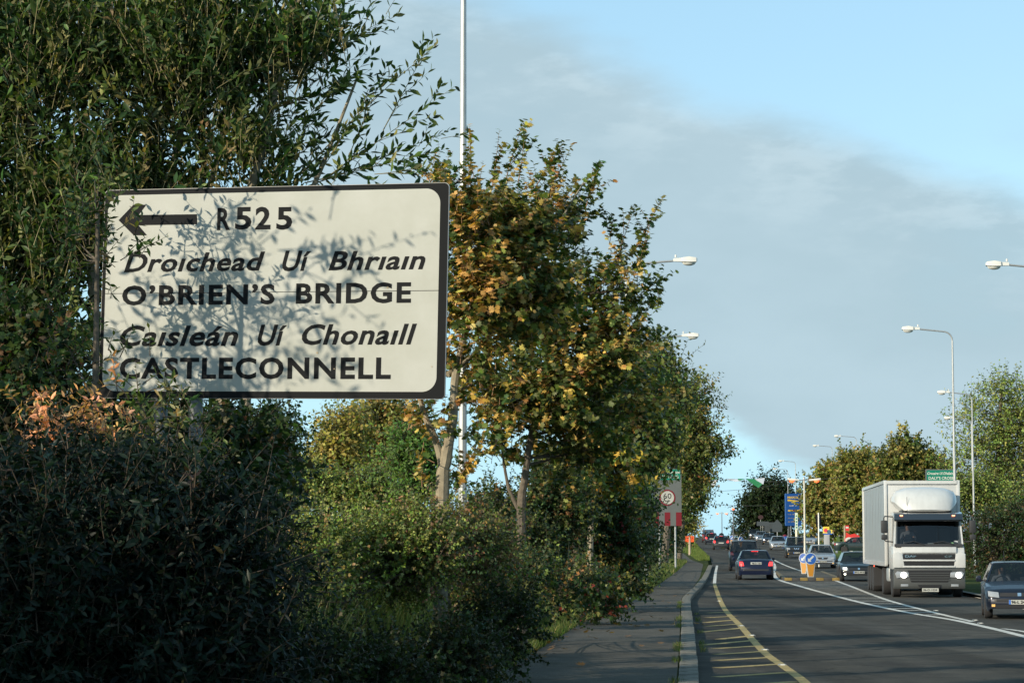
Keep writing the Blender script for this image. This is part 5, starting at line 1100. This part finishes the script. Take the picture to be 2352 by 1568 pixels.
# maples right of the sign
ym = 29.0
ms = shoots([((1030, 450), (1015, 375), 3), ((1190, 420), (1215, 300), 4), ((1345, 480), (1365, 400), 4), ((1265, 420), (1270, 340), 3), ((1470, 600), (1500, 480), 4), ((1400, 560), (1410, 500), 3), ((1080, 420), (1085, 285), 2), ((1160, 420), (1195, 275), 4), ((1130, 430), (1150, 310), 2), ((1250, 470), (1310, 335), 4), ((1300, 480), (1380, 365), 4), ((1230, 430), (1285, 345), 2), ((1420, 600), (1445, 470), 4), ((1450, 590), (1520, 455), 4), ((1380, 640), (1475, 560), 3), ((1060, 420), (1000, 380), 2)], ym+2)
def aut_left(pos, rng):
    px = CX+F*pos[:, 0]/pos[:, 1]; py = HOR-F*(pos[:, 2]-CAMH)/pos[:, 1]
    n = np.sin(px*.021+py*.013)*np.sin(py*.027-px*.008)
    return np.clip(.62-.0013*(px-1060)+.22*n-.0009*np.clip(520-py, 0, 200)*2, .05, .62)
trA = gb(1010, ym)
plant('maple_tree', 'maple with orange and green leaves and pale forked trunk, right beside the big sign edge', 'tree', trA,
      Blobs([(1080, 500, ym, 100, 110, .8), (1170, 500, ym+1, 110, 120, 1), (1270, 480, ym+2, 90, 90, .8), (1090, 640, ym, 90, 120, .8), (1200, 650, ym+1, 130, 120, 1.1), (1060, 770, ym, 55, 90, .5), (1000, 420, ym, 45, 40, .4), (990, 930, ym, 60, 50, .45), (1120, 830, ym, 70, 70, .6), (1010, 1060, ym, 30, 40, .3)]),
      300, 5, .42, 12, T_MAPLE, .092, M_GREEN, up=.55, out=.5, rnd=.7, crad=.28, trunk=[([trA, tuple(at(1016, 1130, ym)), tuple(at(1022, 1060, ym)), tuple(at(1040, 960, ym)), tuple(at(1050, 840, ym)), tuple(at(1110, 620, ym+.5))], [.10, .085, .08, .06, .05, .02]), ([tuple(at(1018, 1075, ym)), tuple(at(1000, 1010, ym)), tuple(at(978, 960, ym)), tuple(at(960, 900, ym))], [.055, .045, .04, .03]), ([tuple(at(1028, 860, ym)), tuple(at(1110, 790, ym+.4)), tuple(at(1230, 600, ym+1)), tuple(at(1340, 420, ym+2))], [.035, .03, .022, .01])],
      limbs=34, limb_r=.02, seed=9, parts=290, extra=ms, autumn=(aut_left, AUT), tname='maple', bark=BARK_PALE, leaf_up=1.25, spread=.8, twigm=mat('maple_twig', (.25, .14, .07), .7))
yb_ = 37.0
trB = gb(1200, yb_)
def aut_b(pos, rng):
    px = CX+F*pos[:, 0]/pos[:, 1]; py = HOR-F*(pos[:, 2]-CAMH)/pos[:, 1]; n = np.sin(px*.031+py*.017)*np.sin(py*.023-px*.012)
    return np.clip(.20+.24*n, .02, .5)
plant('maple_tree', 'larger darker maple behind the orange one, filling the middle left of the road', 'tree', trB,
      Blobs([(1240, 740, yb_, 120, 110, 1.2), (1340, 640, yb_, 90, 90, .9), (1430, 640, yb_, 65, 80, .6), (1390, 760, yb_, 100, 110, 1.1), (1300, 880, yb_, 150, 110, 1.4), (1170, 900, yb_, 110, 100, 1.1), (1420, 900, yb_+2, 90, 110, 1), (1150, 1000, yb_, 80, 60, .7), (1320, 1000, yb_+1, 110, 70, 1.1), (1440, 740, yb_, 40, 60, .4)]),
      370, 5, .5, 12, T_MAPLE, .10, M_GREEN, up=.45, out=.5, rnd=.7, crad=.35, trunk=[([trB, tuple(at(1197, 1180, yb_)), tuple(at(1205, 1100, yb_)), tuple(at(1220, 1000, yb_)), tuple(at(1250, 860, yb_)), tuple(at(1340, 640, yb_))], [.085, .075, .06, .05, .04, .015]), ([tuple(at(1197, 1180, yb_)), tuple(at(1172, 1130, yb_)), tuple(at(1160, 1080, yb_)), tuple(at(1148, 1000, yb_))], [.04, .034, .022, .006])],
      limbs=40, limb_r=.03, seed=13, parts=200, autumn=(aut_b, AUT), tname='maple_b', leaf_up=1.2, spread=.8)
yc = 56.0; trC = gb(1355, yc)
plant('young_maple_tree', 'young tree with slim sunlit pale trunk and yellow leaves, between bushes left of path', 'tree', trC,
      Blobs([(1355, 1110, yc, 45, 50, .5), (1350, 1060, yc, 70, 50, .8), (1340, 1150, yc, 22, 25, .25), (1420, 1060, yc, 70, 60, .8)]), 90, 4, .5, 6, T_LOBED, .17, M_GREEN+[(.40, .28, .05, 4)], up=.3, trunk=[([trC, tuple(at(1356, 1230, yc)), tuple(at(1360, 1170, yc)), tuple(at(1350, 1080, yc))], [.085, .075, .065, .03])], bark=BARK_PALE, limbs=8, limb_r=.02, seed=21)
# ash and other trees further along the left
def tree(name, label, px, y, bl, K, lsize, pal, seed, tr=.16, toppx=None, tw=4, nl=8, L=.9, tmpl=T_OVAL, up=.35, group=None, limbs=16, autumn=None, crad=.6, bark=BARK, sh=.5, out=.5, cat='tree'):
    g = gb(px, y); tx, ty = toppx or (bl[0][0], bl[0][1])
    B = Blobs([(b[0], b[1], b[2] if len(b) > 4 else y, b[-2], b[-1]) for b in bl])
    return plant(name, label, cat, g, B, K, tw, L, nl, tmpl, lsize, pal, up=up, out=out, crad=crad, trunk=[([g, tuple(at(px*.7+tx*.3, (HOR*.6+ty*.4), y)), tuple(at(px*.3+tx*.7, (HOR*.25+ty*.75), y)), tuple(at(tx, ty, y))], [tr, tr*.8, tr*.5, tr*.15])], limbs=limbs, limb_r=tr*.35, seed=seed, group=group, autumn=autumn, bark=bark, twig_r=.012, shell=sh)
GL = 'trees lining the left side of the road'
tree('ash_tree', 'dark leafy tree directly right of the maples, under the two left lanterns', 1430, 62, [(1460, 870, 60, 80), (1480, 960, 60, 80), (1430, 1000, 80, 90), (1450, 1050, 50, 60), (1390, 1060, 90, 60)], 300, .20, M_GREEN+[(.2, .15, .04, 1)], 31, group=GL, L=.7)
tree('ash_tree', 'tall ash tree with yellow green top just behind the lower left lantern', 1460, 92, [(1505, 830, 35, 55), (1530, 910, 50, 60), (1505, 990, 50, 70)], 260, .24, ASH_C, 32, group=GL, tr=.2)
tree('ash_tree', 'sunlit ash tree standing behind the village gateway sign, its side branch reaching over the road', 1525, 150, [(1590, 890, 42, 42), (1590, 960, 50, 50), (1610, 1020, 55, 40), (1655, 1025, 32, 22), (1600, 1075, 40, 35), (1570, 1030, 40, 80), (1625, 935, 18, 25)], 420, .26, ASH_C+[(.25, .17, .05, 1)], 33, group=GL, tr=.25, L=1.0, crad=.8)
tree('ash_tree', 'small dense dark tree hugging the left edge of the village gateway sign', 1478, 127, [(1474, 1060, 28, 60), (1468, 1150, 28, 70), (1466, 1240, 24, 50), (1508, 1062, 20, 18)], 240, .2, DARKG+[(.10, .09, .03, 1)], 39, group=GL, tr=.14, L=.7, crad=.5)
tree('ash_tree', 'low hanging ash branches right of the gateway sign, in part shade', 1560, 175, [(1590, 1110, 32, 40), (1600, 1140, 20, 22), (1575, 1150, 25, 30)], 170, .28, M_GREEN+[(.15, .12, .04, 1)], 34, group=GL, tr=.2)
tree('round_shrub_tree', 'brownish small tree at the far left end of the verge', 1572, 250, [(1570, 1200, 20, 28), (1580, 1215, 16, 18), (1560, 1190, 18, 40)], 90, .35, CHEST, 35, group=GL, L=1.2, tr=.2)
tree('wispy_tree', 'thin wispy small tree on a bare straight stem against the sky on the hill', 1597, 330, [(1592, 1190, 11, 14), (1600, 1200, 14, 9), (1588, 1205, 8, 10)], 26, .35, [(.20, .18, .10, 1), (.12, .12, .06, 1)], 36, tr=.12, L=1.0, tw=3, nl=6, sh=.8)
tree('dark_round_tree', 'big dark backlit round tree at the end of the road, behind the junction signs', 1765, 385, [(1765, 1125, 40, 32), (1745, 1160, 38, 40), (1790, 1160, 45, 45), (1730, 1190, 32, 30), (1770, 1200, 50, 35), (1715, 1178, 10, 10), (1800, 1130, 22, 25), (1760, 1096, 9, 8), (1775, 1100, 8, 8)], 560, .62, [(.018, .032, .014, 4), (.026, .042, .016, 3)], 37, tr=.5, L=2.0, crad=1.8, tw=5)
# chestnuts and tall ash on the right
GR = 'trees lining the right side of the road'
CHK = dict(nl=12, L=1.3, crad=.9, tmpl=T_CLUMP, group=GR)
tree('chestnut_tree', 'brown tinged chestnut tree at the left end of the right tree row', 1900, 246, [(1895, 1110, 45, 38), (1870, 1150, 35, 40), (1925, 1150, 50, 50), (1890, 1185, 40, 28), (1940, 1195, 40, 25), (1915, 1080, 30, 30)], 520, .29, CHEST, 41, tr=.35, limbs=20, **CHK)
tree('chestnut_tree', 'rounded chestnut tree with rusty leaves behind the truck trailer', 1990, 228, [(1975, 1065, 62, 45), (1990, 1130, 70, 60), (2020, 1080, 40, 40), (1950, 1100, 40, 45), (1990, 1190, 60, 35)], 600, .28, CHEST, 42, tr=.35, limbs=20, **CHK)
tree('chestnut_tree', 'darker chestnut tree with a rusty top behind the green sign on the right', 2090, 195, [(2085, 1030, 50, 38), (2060, 1080, 60, 50), (2130, 1080, 55, 55), (2100, 1140, 80, 60)], 600, .28, CHEST+[(.05, .07, .022, 6)], 43, tr=.35, limbs=20, **CHK)
tree('pale_ash_tree', 'tallest pale green airy tree on the right, behind the two right street lamps', 2290, 165, [(2300, 880, 75, 45), (2340, 960, 90, 80), (2240, 930, 55, 45), (2200, 960, 32, 40), (2260, 1020, 80, 70), (2350, 1060, 90, 80), (2190, 1050, 50, 55), (2290, 1100, 90, 60), (2420, 950, 70, 110)], 900, .24, PALEG, 44, tr=.3, L=1.2, crad=.75, limbs=60, up=.5, group=GR, sh=.42, nl=7)
tree('pale_ash_tree', 'bushy yellow green tree low on the right, behind the foot of the second lamp post', 2240, 150, [(2230, 1120, 60, 50), (2180, 1140, 40, 50), (2300, 1150, 70, 45)], 380, .22, PALEG+[(.04, .06, .02, 4)], 45, tr=.2, group=GR)
tree('tall_hedge', 'dark tall hedge and brambles right of the truck, behind the blue hatchback', 2270, 112, [(2260, 1200, 60, 50), (2330, 1190, 60, 60), (2300, 1260, 70, 50), (2230, 1270, 40, 60), (2360, 1270, 60, 60), (2240, 1330, 50, 30), (2320, 1330, 70, 30), (2400, 1210, 80, 120)], 700, .17, DARKG+[(.10, .06, .03, 1), (.08, .09, .03, 1)], 46, L=.7, crad=.5, tr=.1, cat='hedge')
tree('tall_hedge', 'dark hedge seen in the gap between the truck and the chestnut trees', 2100, 150, [(2090, 1230, 90, 50), (2170, 1210, 60, 60), (2210, 1250, 40, 60)], 260, .24, DARKG, 47, L=.9, crad=.7, tr=.1, cat='hedge')
# trees seen under the sign, far left
GB = 'trees in the field seen below the big sign'
tree('field_tree', 'dark green tree with ragged right edge seen under the sign, left of the sky gap', 600, 55, [(590, 1000, 70, 60), (635, 975, 38, 30), (540, 1050, 80, 60), (650, 1030, 40, 30)], 300, .15, DARKG+[(.06, .09, .03, 3)], 51, L=.6, group=GB, crad=.4)
tree('field_tree', 'yellowing pointed tree under the sign, just right of the sky gap', 790, 85, [(790, 980, 28, 45), (780, 1030, 50, 50), (750, 1060, 50, 40)], 240, .20, [(.27, .24, .06, 4), (.18, .19, .05, 3), (.32, .26, .08, 2)], 52, L=.8, group=GB)
tree('field_tree', 'broad autumn coloured tree under the sign, tallest of the field trees', 870, 90, [(850, 960, 45, 50), (900, 950, 50, 45), (870, 1020, 60, 50), (920, 1000, 40, 60)], 340, .22, [(.22, .20, .06, 4), (.13, .15, .045, 4), (.28, .20, .07, 2)], 53, L=.9, group=GB)
tree('field_tree', 'bright green bushy tree left of the forked maple trunk', 955, 60, [(955, 1030, 35, 50), (965, 1090, 40, 40), (940, 1000, 20, 25)], 220, .13, [(.11, .20, .05, 4), (.08, .14, .04, 2)], 54, L=.6, group=GB, crad=.4)
tree('field_tree', 'low round green bushes in the hollow below the yellowing tree', 800, 65, [(800, 1130, 90, 45), (870, 1110, 60, 40), (700, 1110, 70, 45), (900, 1150, 80, 40), (640, 1100, 50, 45)], 420, .12, [(.15, .21, .05, 4), (.22, .25, .07, 3), (.07, .11, .035, 2)], 55, nl=11, L=.6, group=GB, crad=.4, cat='bush')
# hedge plants and undergrowth
def bush(name, label, g, bl, K, tmpl, ls, pal, seed, L=.4, tw=4, nl=9, crad=.25, up=.3, out=.6, parts=0, cat='bush', autumn=None, limbs=10, twig_r=.005, spread=.7, group=None, droop=0, leaf_up=.3, tname='', sh=.45, rnd=.7):
    c = bl[0]; b = gb(*g); t = at(c[0], c[1], c[2])
    return plant(name, label, cat, b, Blobs(bl), K, tw, L, nl, tmpl, ls, pal, up=up, out=out, rnd=rnd, crad=crad, trunk=[([b, tuple(Vector(b).lerp(t, .5)), tuple(t)], [.05, .035, .012])], limbs=limbs, limb_r=.012, seed=seed, parts=parts, autumn=autumn, twig_r=twig_r, spread=spread, group=group, droop=droop, leaf_up=leaf_up, tname=tname, shell=sh)
d0 = 14.5
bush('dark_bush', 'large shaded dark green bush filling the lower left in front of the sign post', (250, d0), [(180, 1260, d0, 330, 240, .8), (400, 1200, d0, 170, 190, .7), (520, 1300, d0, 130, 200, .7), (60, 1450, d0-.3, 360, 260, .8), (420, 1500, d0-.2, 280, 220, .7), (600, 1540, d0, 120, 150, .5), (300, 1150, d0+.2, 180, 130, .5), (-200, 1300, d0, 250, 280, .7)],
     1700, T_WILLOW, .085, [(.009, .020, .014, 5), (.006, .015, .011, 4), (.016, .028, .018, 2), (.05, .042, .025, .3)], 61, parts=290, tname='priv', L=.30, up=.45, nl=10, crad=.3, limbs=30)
bush('dark_bush', 'brown tipped bush top left of the sign post, catching the low sun', (60, d0+1.2), [(60, 1110, d0+1, 200, 75, .5), (250, 1100, d0+1, 150, 60, .4), (400, 1130, d0+1, 80, 50, .4)], 230, T_WILLOW, .075, [(.03, .04, .02, 3), (.16, .12, .07, .8), (.013, .023, .014, 6)], 62, L=.3, limbs=12)
bush('withered_branch_shrub', 'shrub with withered orange brown leaves hanging beside the lower left corner of sign', (120, 16.2), [(140, 960, 16.0, 110, 34, .35), (250, 925, 16.0, 40, 14, .2), (60, 930, 16.0, 60, 26, .3), (170, 985, 16, 50, 20, .25)], 30, T_WILLOW, .075, [(.55, .32, .16, 4), (.44, .22, .11, 3), (.62, .42, .26, 2)], 63, L=.30, up=.0, out=.3, droop=.25, nl=10, parts=150, tname='dry', spread=.8, crad=.12, limbs=14)
bush('ivy_thicket', 'dark ivy covered thicket left of the sign below the willow', (20, 19.6), [(60, 780, 19.4, 160, 130, .6), (20, 960, 19, 200, 120, .6), (250, 980, 19.6, 180, 100, .5), (420, 1020, 19.6, 140, 90, .5), (150, 1060, 19.2, 250, 100, .6), (520, 1010, 20, 110, 110, .6), (590, 1060, 20.5, 60, 80, .4)], 520, T_LOBED, .075, DARKG+[(.09, .06, .03, 1)], 64, L=.35, limbs=20)
bush('climbing_sprig', 'leafy willow sprigs poking in front of the upper left sign corner', (215, 17.3), [(225, 490, 17.2, 22, 40, .12), (250, 470, 17.1, 18, 18, .08), (215, 700, 17.2, 16, 30, .1), (215, 380, 17.4, 40, 60, .2), (190, 560, 17.4, 30, 140, .3), (170, 800, 17.4, 45, 90, .3)], 46, T_WILLOW, .085, W_GREEN, 65, L=.2, nl=7, parts=120, tname='willow', tw=3, limbs=8, up=.6)
bush('sprig_under_sign', 'pale leaf sprigs just under the bottom edge of the sign near its post', (380, 16.6), [(330, 925, 16.6, 70, 22, .2), (420, 1000, 15.8, 60, 40, .2), (370, 980, 16, 30, 30, .2)], 36, T_WILLOW, .08, W_GREEN+[(.22, .20, .10, 2)], 66, L=.22, nl=7, tw=3, limbs=5)
bush('bare_twig_bush', 'sparse dark twigs hanging and arching under the middle of the sign', (640, 24), [(540, 1000, 24, 60, 70, .4), (590, 1120, 24, 50, 120, .5), (630, 1270, 24, 60, 120, .5)], 110, T_WILLOW, .09, DARKG, 67, L=.6, nl=6, up=.3, limbs=24, twig_r=.008)
bush('bramble_bush', 'tangle of green and reddish brambles below the sign in low sunlight', (800, 27), [(740, 1245, 27, 90, 60, .9), (860, 1235, 28, 100, 50, .9), (970, 1230, 28, 70, 60, .8), (680, 1225, 27, 60, 70, .7), (900, 1265, 28, 120, 45, .9), (700, 1300, 26, 60, 50, .9)], 560, T_LOBED, .046, [(.19, .25, .06, 4), (.28, .30, .10, 3), (.27, .19, .09, .8), (.08, .12, .035, 2.5)], 68, L=.45, limbs=50, nl=15, up=.5, twig_r=.006)
bush('bramble_bush', 'reddish brown brambles round the foot of the nearest lamp post', (1040, 30), [(1020, 1215, 29.5, 90, 45, .7), (1100, 1240, 30, 90, 45, .8), (960, 1250, 28, 80, 45, .7)], 300, T_LOBED, .048, [(.20, .12, .07, 2), (.20, .19, .08, 3), (.12, .16, .05, 3)], 69, L=.5, limbs=40, nl=11, up=.25)
bush('hedge_bush', 'dark undergrowth bush below the two maples at the path side', (1180, 40), [(1130, 1170, 41, 90, 90, .9), (1270, 1150, 42, 100, 120, .9), (1190, 1310, 34, 110, 50, .8), (1110, 1370, 31, 90, 50, .8), (1280, 1320, 37, 80, 50, .8), (1200, 1240, 40, 100, 60, .8)], 560, T_LOBED, .06, DARKG+[(.13, .15, .05, 4), (.24, .14, .06, .8)], 70, L=.45, nl=14, limbs=30)
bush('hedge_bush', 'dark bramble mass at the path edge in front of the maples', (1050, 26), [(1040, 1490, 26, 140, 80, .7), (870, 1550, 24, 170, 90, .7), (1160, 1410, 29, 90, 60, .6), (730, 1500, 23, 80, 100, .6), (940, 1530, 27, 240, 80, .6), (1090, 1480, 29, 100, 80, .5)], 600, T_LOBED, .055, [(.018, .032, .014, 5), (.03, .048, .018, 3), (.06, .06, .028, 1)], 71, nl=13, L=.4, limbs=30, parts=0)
bush('hedge_bush', 'sunlit mixed hedge with red berries around the slim pale trunk', (1340, 60), [(1300, 1130, 58, 60, 80, .9), (1390, 1150, 60, 60, 80, .9), (1330, 1220, 60, 90, 70, .9), (1420, 1230, 60, 60, 70, .9), (1300, 1320, 48, 70, 45, .8), (1370, 1345, 51, 70, 50, .8), (1430, 1320, 60, 50, 45, .8), (1270, 1060, 54, 60, 50, .8)], 620, T_LOBED, .11, DARKG+[(.10, .11, .035, 3), (.20, .04, .03, .5), (.22, .17, .05, .6)], 72, L=.55, limbs=24)
bush('hedge_bush', 'dark hedge along the path beneath the gateway sign', (1470, 80), [(1440, 1130, 75, 50, 90, 1.2), (1455, 1200, 90, 26, 80, 1.2), (1450, 1240, 78, 50, 60, 1), (1480, 1290, 88, 30, 30, .9), (1530, 1180, 158, 30, 60, 1.4), (1540, 1240, 162, 20, 30, 1.2)], 560, T_OVAL, .17, DARKG, 73, L=.7, limbs=20, crad=.5)
# shrubs beside and behind the viewpoint: the near end of the same roadside hedge, standing left of the picture
GH = 'near shrubs of the roadside hedge outside the picture'
def near_shrub(x, y, r, h, seed, label):
    g = (x, y, .08); B = Blobs([]); n = 5; R = random.Random(seed)
    for i in range(n): B.c.append(Vector((x+R.uniform(-r, r)*.4, y+R.uniform(-r, r)*.6, h*(.30+.13*i)))); B.r.append((r*.75, r*.9, h*.24))
    return plant('hedge_shrub', label, 'bush', g, B, int(46*r*h), 4, .6, 9, T_OVAL, .10, DARKG, up=.6, out=.4, crad=.35, trunk=[([g, (x, y, h*.4), (x-.1, y, h*.6)], [.05, .035, .01])], limbs=12, limb_r=.02, seed=seed, group=GH)
for i, (x, y, r, h) in enumerate([(-5.0, 13.2, 1.0, 4.0), (-5.2, 10.6, 1.5, 3.6), (-5.6, 7.6, 1.7, 3.3), (-6.0, 4.2, 1.9, 3.3), (-6.8, .5, 2.0, 3.5), (-7.4, -3.6, 2.2, 3.6)]):
    near_shrub(x, y, r, h, 80+i, 'roadside hedge shrub left of the view, outside the picture')
B = Blobs([]); 
for c, r in (((-5.25, 16.0, 4.4), (.8, .7, 1.1)), ((-4.9, 15.6, 5.2), (.8, .6, .6)), ((-4.9, 15.6, 3.3), (.6, .6, .7)), ((-4.15, 15.9, 5.6), (.6, .4, .45)), ((-5.2, 15.8, 3.0), (.7, .7, 1.2))): B.c.append(Vector(c)); B.r.append(r)
plant('willow_shrub', 'slender willow shrub just left of the picture that shades the left half of the sign', 'bush', (-4.9, 15.8, .1), B, 85, 4, .5, 9, T_WILLOW, .12, W_GREEN, up=.4, out=.7, crad=.35, trunk=[([(-4.9, 15.8, .1), (-4.9, 15.8, 1.8), (-4.7, 15.9, 3.4)], [.05, .035, .012])], limbs=24, limb_r=.014, seed=88)
for i, (x, y, h, r) in enumerate(((-9.5, 8, 5.6, 2.0), (-9.6, 15.5, 5.2, 1.5), (-10.2, 25.5, 5.8, 1.5), (-11.2, 32, 7.0, 1.8), (-12.2, 39.5, 8.6, 2.2))):  # added trees out of view, sized and gapped to throw shade across the road
    B = Blobs([]); R = random.Random(50+i)
    for k in range(6): B.c.append(Vector((x+R.uniform(-.8, .8), y+R.uniform(-.8, .8), h*(.3+.11*k)))); B.r.append((r*.9, r, h*.16))
    plant('added_shade_tree', 'bushy tree added beyond the left edge of the picture to shade the road', 'tree', (x, y, .05), B, 110, 4, .9, 8, T_OVAL, .19, M_GREEN, crad=.55, trunk=[([(x, y, .0), (x, y, h*.5), (x+.1, y, h*.85)], [.14, .09, .03])], limbs=12, limb_r=.03, seed=140+i, group='shade trees added outside the left picture edge')
for i, (x, y, h) in enumerate(((17, -8, 7), (18.5, 6, 8), (17.5, 20, 7), (20, 34, 8.5), (22.5, 47, 8))):
    B = Blobs([]); R = random.Random(i)
    for k in range(6): B.c.append(Vector((x+R.uniform(-1, 1.6), y+R.uniform(-3, 3), h*(.2+.13*k)))); B.r.append((2.6, 3.2, h*.2))
    plant('roadside_tree', 'leafy roadside tree beyond the right edge of the picture', 'tree', (x, y, .08), B, 150, 4, 1.1, 8, T_OVAL, .24, M_GREEN, crad=.7, trunk=[([(x, y, .0), (x, y, h*.5), (x+.2, y, h*.9)], [.2, .14, .04])], limbs=12, limb_r=.05, seed=120+i, group='roadside trees outside the right picture edge')
# ---------------------------------------------------------------- grass, litter
def grass(name, region, n, h, pal, seed, label=None, lean=.35, wfac=1.6):
    rng = np.random.default_rng(seed); P = region(rng, n); m = len(P)
    d = norm(np.c_[rng.normal(size=(m, 2))*lean, np.ones(m)]); nn = norm(np.c_[rng.normal(size=(m, 2)), np.zeros(m)+.1]); s = h*(.5+.8*rng.random(m))
    T = (T_BLADE[0]*np.array([wfac, 1, 1]), T_BLADE[1]); V, fl, col = leaves(T, P, d, nn, s, palette(rng, m, pal)); me = raw_mesh(name, V, fl, LEAF, col); o = link_mesh(name, me, None, 'stuff')
    tag(o, label or 'rough green grass growing along the foot of the hedge', 'grass'); return o
GP = [(.05, .085, .022, 4), (.08, .11, .03, 3), (.15, .14, .06, 1), (.25, .20, .10, .4)]
def reg_verge(y0, y1, w0, w1, p=1.0):
    def f(rng, n):
        y = y0+(y1-y0)*rng.random(n)**p; x = PATHL(y)-w0-(w1-w0)*rng.random(n); cl = np.sin(x*3.1)+np.sin(y*2.3+x)+rng.normal(size=n)*.7
        k = cl > -1.2; return np.c_[x, y, prof(y)+.09][k]
    return f
grass('grass', reg_verge(20, 60, -.18, 1.1, 1.3), 26000, .22, GP, 91)
grass('grass', reg_verge(55, 165, -.3, 1.3, 1.2), 22000, .26, GP, 92, 'green grass strip between path and hedge further along', wfac=3)
def bank_z(x, y):
    u = np.clip((PATHL(y)-.6-x)/1.3, 0, 1); v = np.clip((y-17)/5, 0, 1)*np.clip((62-y)/14, 0, 1); return 1.1*u*u*(3-2*u)*v
def reg_bank(rng, n): y = 22+13*rng.random(n); x = PATHL(y)-1.0-3.0*rng.random(n); return np.c_[x, y, prof(y)+.08+bank_z(x, y)]
ysb = np.arange(17, 62, 1.0); Vb = []
for y in ysb:
    xs = PATHL(y)-.6-np.linspace(0, 1, 14)**1.5*9; Vb.append(np.c_[xs, np.full(14, y), prof(y)+.09+bank_z(xs, y)])
i_, j_ = np.meshgrid(np.arange(len(ysb)-1), np.arange(13), indexing='ij'); a_ = (i_*14+j_).ravel()
link_mesh('earth_bank', raw_mesh('earth_bank', np.concatenate(Vb), [np.c_[a_, a_+14, a_+15, a_+1]], SOIL), None, 'structure')
def reg_px(px0, px1, y0, y1, z0=0): 
    def f(rng, n): y = y0+(y1-y0)*rng.random(n); px = px0+(px1-px0)*rng.random(n); return np.c_[(px-CX)/F*y, y, prof(y)+.05+z0]
    return f
grass('tall_grass', reg_bank, 14000, .7, [(.24, .28, .10, 4), (.15, .20, .07, 4), (.42, .36, .19, 2)], 93, 'tall pale grass standing among the brambles below the sign', lean=.25, wfac=.8)
def reg_gv(rng, n): y = 168+125*rng.random(n); r = KERB(y)-.2; l = np.where(y < 232, PATHR(y)+.1, KERB(y)-12); return np.c_[l+(r-l)*rng.random(n), y, prof(y)+.10]
grass('verge_grass', reg_gv, 26000, .16, [(.08, .12, .03, 4), (.12, .15, .04, 3)], 94, 'short green grass of the left verge round the orange board', wfac=5)
def reg_k(rng, n): y = 26+50*rng.random(n)**1.5; c = rng.random(n) < .5; return np.c_[KERB(y)-.33+.04*rng.normal(size=n), y, prof(y)+.09][(np.sin(y*1.3)+np.sin(y*.47+2)) > .55]
grass('kerb_weeds', reg_k, 5200, .10, GP, 95, 'weeds growing in the joint between the footpath and kerb')
def reg_g(rng, n): y = 27+35*rng.random(n)**1.3; return np.c_[KERB(y)+.06+np.abs(rng.normal(size=n))*.06, y, prof(y)+.0][(np.sin(y*.9+1)+np.sin(y*.33)) > .3]
grass('gutter_weeds', reg_g, 2600, .07, GP, 96, 'small weeds growing in the gutter below the kerb')
def reg_m(rng, n): y = 222+60*rng.random(n); x = REDGE(y)+2+26*rng.random(n); return np.c_[x, y, prof(y)+rise(x, y)+.1]
# fallen leaves on the path
FL = [raw_mesh('fallen_leaf', T_MAPLE[0]*np.array([1, 1, -1.6]), [np.array(T_MAPLE[1])], LEAF, np.repeat(np.array([c]), 17, 0)) for c in ((.16, .09, .035), (.10, .055, .025), (.30, .17, .05), (.06, .04, .022))]
Rf = random.Random(5)
spots = [hit(2000*.60494+zx/2.2656*.60494, (1900+zy/2.2656)*.60494) for zx, zy in ((400, 1165), (510, 1190), (520, 1222), (612, 1248), (625, 1080), (893, 1088), (930, 975), (1040, 855), (1025, 885), (810, 988), (965, 1132), (1185, 898), (1148, 1295), (1070, 948), (830, 1018), (235, 1240), (230, 1320), (345, 1345), (983, 1068), (770, 1118), (910, 1120), (1480, 1108), (1520, 1118))]
for _ in range(60): y = 33+26*Rf.random(); spots.append((float(PATHL(y))+abs(Rf.gauss(0, .28)), y))
for _ in range(25): y = 33+45*Rf.random(); spots.append((float(PATHL(y))+Rf.random()*2.2, y))
for i, (x, y) in enumerate(spots):
    o = link_mesh('fallen_leaf', FL[0 if i % 3 else Rf.randrange(4)]); o.location = (x, y, float(prof(y))+.135); o.rotation_euler = (Rf.uniform(-.3, .3), Rf.uniform(-.3, .3), Rf.uniform(0, 6.28)); s = Rf.uniform(.09, .15); o.scale = (s, s, s)
    tag(o, 'dry brown fallen leaf lying on the footpath', 'fallen leaf', 'fallen leaves scattered on the footpath and gutter')
